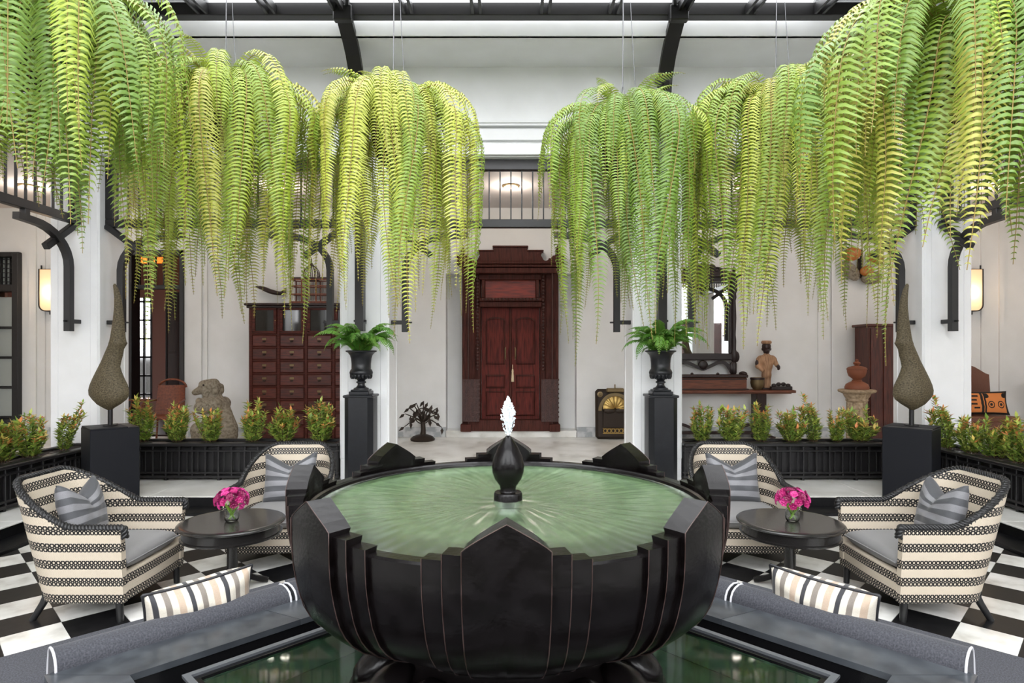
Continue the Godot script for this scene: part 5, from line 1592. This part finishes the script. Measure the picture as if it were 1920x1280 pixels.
	var prims := [
		[Vector3(0.08, 0.22, 0), Vector3(0.02, 0.58, 0), 0.26, 0.2], [Vector3(0.02, 0.6, 0), Vector3(-0.06, 0.84, 0), 0.2, 0.125],
		[Vector3(-0.12, 0.95, 0), Vector3(-0.03, 0.96, 0), 0.11, 0.11], [Vector3(-0.15, 0.93, 0), Vector3(-0.31, 0.865, 0), 0.085, 0.05], [Vector3(-0.2, 1.0, 0), Vector3(0.0, 1.02, 0), 0.05, 0.06],
		[Vector3(0.04, 0.95, 0.1), Vector3(0.05, 0.88, 0.1), 0.055, 0.05], [Vector3(0.04, 0.95, -0.1), Vector3(0.05, 0.88, -0.1), 0.055, 0.05],
		[Vector3(0.06, 0.68, 0.17), Vector3(-0.12, 0.64, 0.2), 0.125, 0.1], [Vector3(-0.12, 0.64, 0.2), Vector3(-0.2, 0.74, 0.1), 0.06, 0.05],
		[Vector3(0.06, 0.68, -0.17), Vector3(-0.12, 0.66, -0.15), 0.11, 0.07], [Vector3(0.16, 0.3, 0), Vector3(0.12, 0.5, 0), 0.19, 0.15],
		[Vector3(0.14, 0.16, 0.2), Vector3(-0.16, 0.3, 0.2), 0.13, 0.11], [Vector3(-0.16, 0.3, 0.2), Vector3(-0.18, 0.04, 0.2), 0.1, 0.08], [Vector3(-0.18, 0.05, 0.2), Vector3(-0.27, 0.05, 0.21), 0.06, 0.05],
		[Vector3(0.14, 0.16, -0.2), Vector3(-0.16, 0.3, -0.2), 0.13, 0.11], [Vector3(-0.16, 0.3, -0.2), Vector3(-0.18, 0.04, -0.2), 0.1, 0.08]]
	var field := func(p: Vector3) -> float:
		var v := 9.0
		for q in prims: v = smin(v, capsule(p, q[0], q[1], q[2], q[3]), 0.035)
		return maxf(v, -p.y)
	part("body", B.new().nets(Vector3(-0.4, -0.05, -0.36), Vector3(0.42, 1.16, 0.36), 0.022, field), M.stone, an)
	part("eye", B.new().blob(Vector3(-0.125, 0.985, 0.108), Vector3(0.018, 0.018, 0.012), 8, 6), M.iron, an)
	part("nose", B.new().blob(Vector3(-0.305, 0.885, 0), Vector3(0.02, 0.022, 0.035), 8, 6), M.stone, an)
	part("ear", B.new().blob(Vector3(0.045, 0.985, 0.125), Vector3(0.05, 0.065, 0.022), 10, 6), M.stone, an)
	# iron tree
	var tr := thing("iron_tree", "small rusty iron tree sculpture with drooping leaves standing on the corridor floor", "sculpture", P(-1.5, CORR, 10.38))
	part("base", B.new().lathe([[0.0, 0.0], [0.2, 0.0], [0.21, 0.03], [0.17, 0.07], [0.09, 0.1], [0.0, 0.11]], 20), M.iron, tr)
	part("trunk", B.new().tube(curve([Vector3(0, 0.06, 0), Vector3(0.01, 0.18, 0), Vector3(0.0, 0.32, 0)], 5), [0.075, 0.06, 0.052, 0.047, 0.044, 0.042, 0.04, 0.04, 0.04, 0.04, 0.045], 9), M.iron, tr)
	var r := RandomNumberGenerator.new()
	r.seed = 4
	for k in 11:
		var a: float = PI * (0.02 + 0.96 * k / 10.0)
		var z := 0.14 * sin(k * 2.3)
		var tipp := Vector3(cos(a) * 0.3, 0.36 + sin(a) * 0.3, z)
		if k in [0, 10]: tipp = Vector3(cos(a) * 0.33, 0.22, z)
		var line := curve([Vector3(0, 0.31, 0), Vector3(cos(a) * 0.13, 0.34 + sin(a) * 0.16, z * 0.6), tipp], 5)
		part("branch", B.new().tube(line, [0.02, 0.018, 0.017, 0.015, 0.014, 0.012, 0.011, 0.01, 0.009, 0.008, 0.006], 6), M.iron, tr)
		for e in 3:
			var p: Vector3 = line[5 + e * 2] if e < 2 else tipp
			var dx := (1.0 if e % 2 else -1.0) * 0.5 + cos(a) * 0.5
			var lb := B.new()
			var dir := Vector3(dx, -0.75, 0.2 * r.randf()).normalized()
			var sd := dir.cross(Vector3.BACK).normalized() * 0.026
			for q in [[0.0, 1.0], [1.0, 0.0]]:
				lb.tri(p, p + dir * 0.05 + sd * (1.0 if q[0] == 0.0 else -1.0) + Vector3(0, 0, 0.008), p + dir * 0.13)
			lb.tri(p, p + dir * 0.13, p + dir * 0.05 + sd + Vector3(0, 0, -0.004))
			lb.tri(p, p + dir * 0.05 - sd + Vector3(0, 0, -0.004), p + dir * 0.13)
			part("leaf", lb, M.iron, tr)
	var ring := []
	for k in 25: ring.append(Vector3(cos(TAU * k / 24) * 0.13, 0.42 + sin(TAU * k / 24) * 0.13, 0.03))
	part("ring", B.new().tube(ring, 0.01, 6, false), M.iron, tr)
	# rattan chairs and pot by the doorway
	for k in 2:
		var ra := thing("rattan_chair", ["brown rattan armchair with a woven rounded back beside the open doorway", "low bentwood rattan chair half hidden by the left sculpture"][k], "chair", P([-5.72, -6.5][k], CORR, [10.1, 10.25][k]), [0.15, 0.7][k])
		var legs := [[-0.22, 0.2], [0.22, 0.2], [-0.2, -0.2], [0.2, -0.2]]
		for q in legs: part("leg", B.new().tube(curve([Vector3(q[0] * 1.15, 0, q[1] * 1.2), Vector3(q[0], 0.22, q[1]), Vector3(q[0] * 0.95, 0.44, q[1])], 4), 0.016, 7), M.rattan, ra)
		part("seat", B.new().box(Vector3(0, 0.43, 0), Vector3(0.48, 0.05, 0.46), 0.02), M.rattan, ra)
		if k == 0:
			part("woven_back", B.new().grid(func(u, v): return Vector3((u - 0.5) * (0.46 - 0.04 * v), 0.44 + 0.5 * v, -0.22 - 0.1 * v + 0.05 * (2 * u - 1) * (2 * u - 1)), 8, 6, 0).grid(func(u, v): return Vector3((u - 0.5) * (0.46 - 0.04 * v), 0.44 + 0.5 * v, -0.25 - 0.1 * v + 0.05 * (2 * u - 1) * (2 * u - 1)), 8, 6, 0, true), M.rattan, ra)
			var hoop := []
			for e in 13: hoop.append(Vector3(-0.22 * cos(PI * e / 12), 0.9 + 0.14 * sin(PI * e / 12), -0.31))
			part("back_hoop", B.new().tube(hoop, 0.018, 7), M.rattan, ra)
		else:
			var back := []
			for e in 17: back.append(Vector3(-0.3 * cos(PI * e / 16), 0.7 + 0.03 * sin(PI * e / 16 * 2), 0.22 - 0.48 * sin(PI * e / 16)))
			part("arm_hoop", B.new().tube(back, 0.018, 7), M.rattan, ra)
			for e in 6: part("spindle", B.new().tube([Vector3(-0.2 + 0.08 * e, 0.44, -0.22), Vector3(-0.24 + 0.096 * e, 0.7, -0.22 + 0.04 * absf(e - 2.5))], 0.011, 5), M.rattan, ra)
			for s in [-1.0, 1.0]: part("cross_brace", B.new().tube([Vector3(-0.24 * s, 0.06, 0.22), Vector3(0.24 * s, 0.42, 0.2)], 0.012, 6), M.rattan, ra)
		for s in [-1.0, 1.0]: part("arm", B.new().tube(curve([Vector3(s * 0.23, 0.44, 0.2), Vector3(s * 0.27, 0.64, 0.2), Vector3(s * 0.26, 0.68, 0.0), Vector3(s * 0.22, 0.7, -0.24)], 5), 0.016, 7), M.rattan, ra)
	single("silver_pot", B.new().lathe([[0.0, 0.0], [0.1, 0.0], [0.14, 0.06], [0.15, 0.14], [0.12, 0.22], [0.09, 0.24], [0.1, 0.27], [0.09, 0.27], [0.08, 0.24], [0.0, 0.23]], 24), M.silver, "shiny silver pot on the floor beside the left sculpture's plinth", "pot", "", "", P(-5.78, 0.2 + 0.0, 9.3))

func corridor_right() -> void:
	# carved iron firebox
	var fb := thing("iron_fireback", "dark metal fireback with a brass arch and pierced base leaning by the right pillar", "fireback", P(1.78, CORR, 10.48), 0)
	var lean := Transform3D(Basis(Vector3.RIGHT, -0.06), Vector3.ZERO)
	var body := part("plate", B.new().box(Vector3(0, 0.44, 0), Vector3(0.66, 0.86, 0.1), 0.05), M.iron, fb)
	body.transform = lean
	var arch := []
	for k in 15: arch.append(Vector3(-0.26 * cos(PI * k / 14.0), 0.5 + 0.28 * sin(PI * k / 14.0), 0.055))
	part("arch", B.new().sweep(arch, rect(0.03, 0.055), Vector3.BACK), M.oldbrass, fb)
	part("shell", B.new().grid(func(u, v): return Vector3(-(0.02 + 0.19 * v) * cos(PI * u), 0.53 + (0.02 + 0.2 * v) * sin(PI * u), 0.055 + 0.03 * sin(PI * v) + 0.006 * sin(u * 50.0)), 40, 6, 0, true), M.brass, fb)
	part("inner_panel", B.new().box(Vector3(0, 0.36, 0.05), Vector3(0.42, 0.34, 0.02), 0.008).blob(Vector3(-0.1, 0.5, 0.06), Vector3(0.11, 0.05, 0.02), 10, 5).blob(Vector3(0.1, 0.5, 0.06), Vector3(0.11, 0.05, 0.02), 10, 5), M.iron, fb)
	part("crest", B.new().box(Vector3(0, 0.85, 0.04), Vector3(0.3, 0.07, 0.08), 0.015).box(Vector3(0, 0.91, 0.03), Vector3(0.02, 0.08, 0.02), 0.004), M.oldbrass, fb)
	part("rosette", B.new().lathe([[0.05, 0.0], [0.048, 0.02], [0.025, 0.024], [0.02, 0.035], [0.0, 0.036]], 14), M.oldbrass, fb).transform = Transform3D(Basis(Vector3.RIGHT, PI / 2), Vector3(-0.26, 0.78, 0.05))
	var pg := B.new()
	pg.box(Vector3(0, 0.115, 0.05), Vector3(0.42, 0.015, 0.02)).box(Vector3(0, 0.2, 0.05), Vector3(0.42, 0.015, 0.02))
	for k in 6:
		var ring := []
		for e in 11: ring.append(Vector3(-0.17 + 0.068 * k + 0.03 * cos(TAU * e / 10), 0.158 + 0.034 * sin(TAU * e / 10), 0.06))
		pg.tube(ring, 0.008, 5, false)
	part("pierced_base", pg, M.brass, fb)
	# console shelf
	var cs := thing("console_table", "long dark wood console shelf standing under the wall mirror", "table", P(3.5, CORR, WALLD - 0.3))
	part("top", B.new().box(Vector3(0, 0.835, 0), Vector3(2.62, 0.045, 0.42), 0.008).box(Vector3(0, 0.805, 0), Vector3(2.5, 0.02, 0.34), 0.004), M.midwood, cs)
	for sx in [-1.0, 1.0]: part("support", B.new().box(Vector3(sx * 0.76, 0.41, 0), Vector3(0.17, 0.8, 0.26), 0.012), M.darkwood, cs)
	part("stretcher", B.new().box(Vector3(0, 0.12, 0), Vector3(1.6, 0.05, 0.12), 0.008), M.darkwood, cs)
	for sx in [-1.0, 1.0]: part("scroll_foot", B.new().sweep(curve([Vector3(sx * 0.4, 0.2, 0), Vector3(sx * 0.6, 0.26, 0), Vector3(sx * 0.76, 0.16, 0), Vector3(sx * 0.95, 0.05, 0), Vector3(sx * 1.02, 0.03, 0)], 5), rect(0.14, 0.05), Vector3.BACK), M.darkwood, cs)
	var top := CORR + 0.858
	var bx := thing("wooden_trough", "long low wooden box with a grooved front on the console", "box", P(3.25, top, WALLD - 0.3))
	part("body", B.new().box(Vector3(0, 0.11, 0), Vector3(1.5, 0.2, 0.3), 0.01), M.midwood, bx)
	part("base_moulding", B.new().box(Vector3(0, 0.012, 0), Vector3(1.56, 0.024, 0.34), 0.006), M.darkwood, bx)
	part("lid", B.new().box(Vector3(0, 0.235, 0), Vector3(1.54, 0.05, 0.34), 0.012).box(Vector3(0, 0.185, 0.15), Vector3(1.5, 0.02, 0.02), 0.004), M.darkwood, bx)
	for k in 4: part("peg", B.new().lathe([[0.025, 0.26], [0.03, 0.275], [0.012, 0.29], [0.0, 0.3]], 10, Vector3(-0.6 + 0.44 * k, 0, 0.08)), M.darkwood, bx)
	part("end_scroll", B.new().blob(Vector3(0.74, 0.27, 0.0), Vector3(0.06, 0.045, 0.12), 10, 6), M.darkwood, bx)
	var bw := thing("carved_bowl", "small carved bowl standing between the wooden box and the carved figure", "bowl", P(4.22, top, WALLD - 0.34))
	part("body", B.new().lathe([[0.0, 0.0], [0.06, 0.0], [0.1, 0.05], [0.115, 0.12], [0.105, 0.19], [0.11, 0.21], [0.1, 0.21], [0.09, 0.15], [0.0, 0.12]], 24), M.oldbrass, bw)
	part("rim_band", B.new().lathe([[0.108, 0.17], [0.118, 0.175], [0.118, 0.2], [0.108, 0.21]], 24), M.darkwood, bw)
	# carved figure: one body
	var fg := thing("carved_figure", "pale carved wooden figure with a dark head standing on the console", "statue", P(4.41, top, WALLD - 0.26))
	part("stand", B.new().box(Vector3(0, 0.015, 0), Vector3(0.2, 0.03, 0.16), 0.006), M.darkwood, fg)
	var prims := [[Vector3(-0.03, 0.03, 0), Vector3(-0.035, 0.24, 0), 0.03, 0.045], [Vector3(0.03, 0.03, 0.02), Vector3(0.035, 0.24, 0), 0.03, 0.045], [Vector3(0, 0.26, 0), Vector3(0, 0.42, 0), 0.075, 0.09], [Vector3(-0.09, 0.52, 0), Vector3(0.09, 0.52, 0), 0.07, 0.07], [Vector3(0, 0.42, 0), Vector3(0, 0.52, 0), 0.1, 0.09],
		[Vector3(-0.13, 0.51, 0), Vector3(-0.16, 0.4, 0.02), 0.045, 0.035], [Vector3(-0.16, 0.4, 0.02), Vector3(-0.1, 0.33, 0.08), 0.035, 0.03], [Vector3(0.13, 0.51, 0), Vector3(0.165, 0.42, 0.03), 0.045, 0.036], [Vector3(0, 0.56, 0), Vector3(0, 0.63, 0), 0.04, 0.04], [Vector3(-0.05, 0.46, 0.07), Vector3(-0.05, 0.46, 0.08), 0.03, 0.03], [Vector3(0.05, 0.46, 0.07), Vector3(0.05, 0.46, 0.08), 0.03, 0.03]]
	part("body", B.new().nets(Vector3(-0.24, -0.02, -0.14), Vector3(0.24, 0.68, 0.15), 0.015, func(p):
		var v := 9.0
		for q in prims: v = smin(v, capsule(p, q[0], q[1], q[2], q[3]), 0.03)
		return v), M.palewood, fg)
	var hp := [[Vector3(0, 0.66, 0.0), Vector3(0, 0.74, 0.0), 0.055, 0.075], [Vector3(0, 0.685, 0.055), Vector3(0, 0.67, 0.065), 0.012, 0.018], [Vector3(0, 0.64, 0.03), Vector3(0, 0.65, 0.04), 0.03, 0.03], [Vector3(-0.07, 0.7, 0), Vector3(-0.072, 0.68, 0), 0.016, 0.012], [Vector3(0.07, 0.7, 0), Vector3(0.072, 0.68, 0), 0.016, 0.012], [Vector3(-0.03, 0.72, 0.06), Vector3(0.03, 0.72, 0.06), 0.014, 0.014]]
	part("head", B.new().nets(Vector3(-0.11, 0.58, -0.1), Vector3(0.11, 0.84, 0.11), 0.009, func(p):
		var v := 9.0
		for q in hp: v = smin(v, capsule(p, q[0], q[1], q[2], q[3]), 0.02)
		return v), M.darkwood, fg)
	part("cap", B.new().lathe([[0.075, 0.785], [0.083, 0.8], [0.085, 0.82], [0.07, 0.84], [0.0, 0.845]], 18), M.palewood, fg)
	part("raised_hand", B.new().tube(curve([Vector3(0.165, 0.42, 0.03), Vector3(0.19, 0.38, 0.05), Vector3(0.17, 0.35, 0.08)], 4), [0.036, 0.034, 0.032, 0.03, 0.028, 0.026, 0.024, 0.022, 0.02], 8).blob(Vector3(-0.17, 0.45, 0.02), Vector3(0.035, 0.06, 0.035), 8, 6), M.darkwood, fg)
	var cc := thing("carved_crest", "small dark pierced wood carving lying on the console beside the figure's feet", "carving", P(4.6, top, WALLD - 0.4))
	part("base", B.new().box(Vector3(0, 0.03, 0), Vector3(0.36, 0.06, 0.08), 0.008), M.blackwood, cc)
	for k in 4: part("scroll", B.new().blob(Vector3(-0.12 + 0.08 * k, 0.075 + 0.02 * (1 if k in [1, 2] else 0), 0), Vector3(0.045, 0.035, 0.03), 9, 6), M.blackwood, cc)
	# mirror
	var mr := thing("wall_mirror", "large dark carved wood mirror with a pierced crest and turned side posts", "mirror", P(3.36, 0, WALLD - 0.07))
	var y0 := 1.68
	var y1 := 2.93
	part("glass", B.new().box(Vector3(0, (y0 + y1) / 2, 0.02), Vector3(0.98, y1 - y0 + 0.02, 0.01)), M.mirror, mr)
	part("back_board", B.new().box(Vector3(0, (y0 + y1) / 2, -0.02), Vector3(1.08, y1 - y0 + 0.14, 0.04), 0.006), M.blackwood, mr)
	for sx in [-1.0, 1.0]:
		part("side_post", B.new().lathe([[0.03, 1.3], [0.045, 1.34], [0.05, 1.5], [0.035, 1.52], [0.055, 1.58], [0.055, 1.7], [0.036, 1.74], [0.04, 1.9], [0.03, 2.0], [0.042, 2.3], [0.03, 2.6], [0.044, 2.66], [0.036, 2.72], [0.055, 2.78], [0.055, 2.98]], 14, Vector3(sx * 0.54, 0, 0.05)), M.blackwood, mr)
		part("inner_rail", B.new().box(Vector3(sx * 0.48, (y0 + y1) / 2, 0.03), Vector3(0.05, y1 - y0, 0.05), 0.01), M.blackwood, mr)
		part("finial", B.new().lathe([[0.04, 3.06], [0.02, 3.09], [0.034, 3.13], [0.016, 3.17], [0.0, 3.22]], 12, Vector3(sx * 0.54, 0, 0.05)), M.blackwood, mr)
		part("corner_scroll", B.new().blob(Vector3(sx * 0.58, 1.62, 0.05), Vector3(0.06, 0.1, 0.04), 9, 6).blob(Vector3(sx * 0.52, 1.42, 0.05), Vector3(0.07, 0.12, 0.035), 9, 6), M.blackwood, mr)
	part("top_cornice", B.new().box(Vector3(0, 3.03, 0.05), Vector3(1.3, 0.05, 0.14), 0.012).box(Vector3(0, 2.97, 0.04), Vector3(1.16, 0.08, 0.1), 0.01), M.blackwood, mr)
	var cr := PackedVector2Array([Vector2(-0.5, 3.05), Vector2(0.5, 3.05)])
	for q in [[0.52, 3.1], [0.44, 3.12], [0.36, 3.13], [0.3, 3.18], [0.22, 3.19], [0.17, 3.24], [0.1, 3.23], [0.0, 3.27], [-0.1, 3.23], [-0.17, 3.24], [-0.22, 3.19], [-0.3, 3.18], [-0.36, 3.13], [-0.44, 3.12], [-0.52, 3.1]]: cr.append(Vector2(q[0], q[1]))
	part("crest", B.new().prism(cr, 0.04, Transform3D(Basis(), Vector3(0, 0, 0.03))), M.darkwood, mr)
	var sc := B.new()
	for k in 7:
		var x := -0.36 + 0.12 * k
		var ring := []
		for e in 13: ring.append(Vector3(x + (0.035 + 0.002 * e) * cos(TAU * e / 9), 3.12 + 0.04 * (1 - absf(x) / 0.5) + 0.03 * sin(TAU * e / 9), 0.075))
		sc.tube(ring, 0.009, 5)
	part("crest_scrolls", sc, M.blackwood, mr)
	part("bottom_rail", B.new().box(Vector3(0, 1.62, 0.04), Vector3(1.1, 0.12, 0.08), 0.012), M.blackwood, mr)
	for sx in [-1.0, 1.0]: part("apron_scroll", B.new().sweep(curve([Vector3(sx * 0.5, 1.36, 0.05), Vector3(sx * 0.4, 1.5, 0.05), Vector3(sx * 0.28, 1.52, 0.05), Vector3(sx * 0.14, 1.46, 0.05), Vector3(0, 1.4, 0.05)], 5), rect(0.03, 0.055), Vector3.BACK), M.blackwood, mr)
	part("apron_drop", B.new().blob(Vector3(0, 1.47, 0.05), Vector3(0.09, 0.09, 0.03), 12, 7), M.blackwood, mr)
	# stone column with lidded urn
	var sp := thing("stone_column", "short pale fluted stone column carrying the lidded clay urn", "column", P(5.58, CORR, 9.85))
	var fl := B.new()
	var fx := 24
	fl.grid(func(u, v):
		var a: float = TAU * u
		var rr: float = 0.155 - 0.01 * v + 0.006 * cos(a * 16)
		return Vector3(rr * cos(a), 0.06 + 0.66 * v, -rr * sin(a)), fx * 5, 4, 0)
	part("shaft", fl, M.sandstone, sp)
	part("base", B.new().lathe([[0.0, 0.0], [0.22, 0.0], [0.22, 0.04], [0.18, 0.06], [0.16, 0.07]], 32), M.sandstone, sp)
	part("capital", B.new().lathe([[0.145, 0.7], [0.165, 0.72], [0.16, 0.75], [0.19, 0.8], [0.2, 0.83], [0.27, 0.86], [0.28, 0.885], [0.265, 0.9], [0.0, 0.905]], 36), M.sandstone, sp)
	var cu := thing("lidded_urn", "reddish brown lidded urn with a knob on the stone column", "urn", P(5.58, CORR + 0.905, 9.85))
	part("base", B.new().lathe([[0.0, 0.0], [0.175, 0.0], [0.18, 0.03], [0.16, 0.08], [0.11, 0.11], [0.07, 0.13]], 28), M.clay, cu)
	part("bowl", B.new().lathe([[0.07, 0.13], [0.075, 0.145], [0.055, 0.155], [0.075, 0.175], [0.12, 0.21], [0.14, 0.27], [0.143, 0.31], [0.15, 0.315], [0.15, 0.33], [0.13, 0.335]], 28), M.clay, cu)
	part("lid", B.new().lathe([[0.145, 0.335], [0.12, 0.355], [0.07, 0.37], [0.04, 0.375], [0.025, 0.385], [0.05, 0.405], [0.055, 0.425], [0.03, 0.44], [0.02, 0.45], [0.03, 0.465], [0.0, 0.49]], 28), M.clay, cu)
	# tall panelled cupboard
	var tp := thing("tall_cupboard", "tall plain brown panelled cupboard behind the right stone sculpture", "cupboard", P(6.42, CORR, WALLD - 0.28))
	part("body", B.new().box(Vector3(0, 0.97, 0), Vector3(0.76, 1.94, 0.42), 0.008), M.panelwood, tp)
	for k in 4: part("batten", B.new().box(Vector3(-0.33 + 0.22 * k, 0.97, 0.22), Vector3(0.05, 1.86, 0.02), 0.004), M.panelwood, tp)
	part("cap", B.new().box(Vector3(0, 1.955, 0), Vector3(0.84, 0.045, 0.48), 0.01), M.panelwood, tp)
	# petal wall ornament
	var wo := thing("wall_ornament", "amber and grey shell-like petals of an ornament high on the back wall", "ornament", P(6.1, 3.1, WALLD - 0.1))
	var petals := [[Vector3(-0.12, 0.32, 0), 0.17, 0.12, 0.3, 0], [Vector3(0.3, 0.25, 0), 0.15, 0.11, -0.4, 0], [Vector3(-0.14, 0.02, 0), 0.2, 0.12, -0.9, 1], [Vector3(0.22, -0.1, 0), 0.19, 0.11, 0.15, 1], [Vector3(0.12, 0.02, 0.03), 0.13, 0.09, 0.2, 0]]
	for q in petals: part("petal", B.new().blob(q[0], Vector3(q[1], q[2], 0.05), 12, 7, Basis(Vector3.BACK, q[3])), M.amber if q[4] == 0 else M.stone, wo)
	part("stalk", B.new().tube([Vector3(0.05, 0.4, -0.02), Vector3(0.05, -0.1, -0.03)], 0.02, 6).box(Vector3(0.05, 0.1, -0.06), Vector3(0.08, 0.3, 0.06), 0.01), M.iron, wo)
	# carved high-back chair
	var ch := thing("carved_chair", "high backed carved wooden chair with a patterned cushion beyond the right corner pillar", "chair", P(7.62, CORR, 10.1))
	var bp := PackedVector2Array([Vector2(-0.5, 0.45), Vector2(0.5, 0.45), Vector2(0.5, 1.12), Vector2(0.44, 1.14), Vector2(0.36, 1.19), Vector2(0.26, 1.25), Vector2(0.14, 1.29), Vector2(0.0, 1.3), Vector2(-0.14, 1.29), Vector2(-0.26, 1.25), Vector2(-0.36, 1.19), Vector2(-0.44, 1.14), Vector2(-0.5, 1.12)])
	part("backrest", B.new().prism(bp, 0.06, Transform3D(Basis(Vector3.RIGHT, -0.08), Vector3(0, 0, -0.24))), M.carvedwood, ch)
	part("back_panel", B.new().grid(func(u, v): return Vector3((0.02 + 0.34 * v) * cos(TAU * u), 0.86 + (0.02 + 0.3 * v) * sin(TAU * u), -0.2 + 0.03 * (1 - v)), 28, 4, 0, true), M.carvedwood, ch)
	part("finial", B.new().lathe([[0.06, 1.28], [0.09, 1.32], [0.06, 1.37], [0.03, 1.4], [0.0, 1.44]], 12, Vector3(-0.05, 0, -0.28)), M.carvedwood, ch)
	part("seat", B.new().box(Vector3(0, 0.42, 0.05), Vector3(1.06, 0.09, 0.58), 0.015), M.carvedwood, ch)
	part("apron", B.new().box(Vector3(0, 0.32, 0.3), Vector3(1.0, 0.14, 0.04), 0.01), M.carvedwood, ch)
	for q in [[-0.47, 0.3], [0.47, 0.3], [-0.47, -0.2], [0.47, -0.2]]: part("leg", B.new().tube([Vector3(q[0], 0.4, q[1]), Vector3(q[0], 0.2, q[1]), Vector3(q[0] * 1.03, 0.0, q[1])], [0.045, 0.035, 0.045], 10), M.carvedwood, ch)
	var pc := thing("patterned_cushion", "orange cushion with bold black maze pattern on the carved chair", "cushion", P(7.7, CORR + 0.665, 10.02), 0)
	pc.basis = Basis(Vector3.RIGHT, -0.2)
	cushion(pc, 0.92, 0.4, 0.07, M.maze, 0.0)
	var wb := thing("carved_bench", "dark carved wooden bench end cut off by the right edge of the picture", "bench", P(9.02, CORR, 10.3))
	part("arm", B.new().blob(Vector3(-0.06, 0.84, 0.1), Vector3(0.14, 0.1, 0.1), 12, 7).blob(Vector3(-0.1, 0.98, 0.1), Vector3(0.09, 0.07, 0.08), 10, 6).blob(Vector3(-0.02, 0.68, 0.1), Vector3(0.1, 0.08, 0.08), 10, 6), M.blackwood, wb)
	part("post", B.new().box(Vector3(0.04, 0.4, 0.1), Vector3(0.08, 0.8, 0.08), 0.01).box(Vector3(0.04, 0.5, -0.2), Vector3(0.08, 1.0, 0.08), 0.01), M.blackwood, wb)
	part("seat", B.new().box(Vector3(0.1, 0.42, -0.05), Vector3(0.3, 0.06, 0.5), 0.01), M.blackwood, wb)

func maze_image() -> ImageTexture:
	var n := 128
	var im := Image.create(2 * n, n, false, Image.FORMAT_RGB8)
	var o := Color(0.85, 0.52, 0.27)
	var k := Color(0.1, 0.075, 0.07)
	im.fill(o)
	for q in [[0, 0, 256, 10], [0, 118, 256, 10], [118, 0, 12, 128], [14, 22, 10, 84], [14, 22, 92, 9], [38, 44, 9, 62], [38, 44, 60, 9], [60, 66, 9, 40], [60, 66, 40, 9], [84, 88, 26, 9], [134, 10, 8, 108], [240, 10, 16, 108]]: im.fill_rect(Rect2i(q[0], q[1], q[2], q[3]), k)
	for y in n:
		for x in range(n, 2 * n):
			var p := Vector2(x - 190, y - 70)
			var e1 := Vector2((absf(p.x) - 24) / 17.0, (p.y - 4) / 20.0).length()
			if e1 < 1.0 and e1 > 0.0: im.set_pixel(x, y, k if e1 > 0.75 or e1 < 0.4 else o)
			var ear := Vector2((absf(p.x) - 44) / 12.0, (p.y + 46) / 14.0).length()
			if ear < 1.0: im.set_pixel(x, y, k)
	return ImageTexture.create_from_image(im)

func more_materials() -> void:
	M.frost = mat(Color(0.66, 0.68, 0.66), 0.5)
	M.amberglow = mat(Color(1, 0.6, 0.3), 0.5, {"emit": Color(1, 0.45, 0.16), "power": 1.0})
	M.glow = mat(Color(0.7, 0.66, 0.6), 0.6, {"emit": Color(1.0, 0.78, 0.55), "power": 0.36})
	M.glowceil = mat(Color(1, 0.9, 0.8), 0.6, {"emit": Color(1.0, 0.74, 0.48), "power": 1.0})
	M.darkglass = mat(Color(0.11, 0.105, 0.09), 0.05, {"spec": 0.6})
	M.blackwood = mat(Color(0.125, 0.075, 0.07), 0.4)
	M.clay = mat(Color(0.52, 0.3, 0.2), 0.6)
	M.amber = mat(Color(0.7, 0.42, 0.16), 0.4)
	M.carvedwood = mat(Color(0.42, 0.26, 0.19), 0.5, {"bump": noise_tex(0.05, 7, [], 3), "height": 0.4, "scale": Vector3.ONE * 3})
	M.maze = mat(Color.WHITE, 0.8, {"tex": maze_image(), "tri": false})

func _ready() -> void:
	rng.seed = 1
	setting_camera()
	make_materials()
	more_materials()
	setting_floor()
	setting_walls()
	setting_roof()
	arcade()
	door_central()
	other_doors()
	sconces()
	planter("black lattice planter along the cabinet bay", P(-3.555, TREAD, 7.43), 0)
	planter("black lattice planter along the mirror bay", P(3.555, TREAD, 7.43), 0)
	planter("black lattice planter along the left side arcade", P(-4.95, TREAD, 5.97), PI / 2)
	planter("black lattice planter along the right side arcade", P(4.95, TREAD, 5.97), -PI / 2)
	pool()
	fountain()
	sofas()
	seating()
	tables()
	hanging_ferns()
	urns()
	sculptures()
	corridor_left()
	corridor_right()
	shrubs()
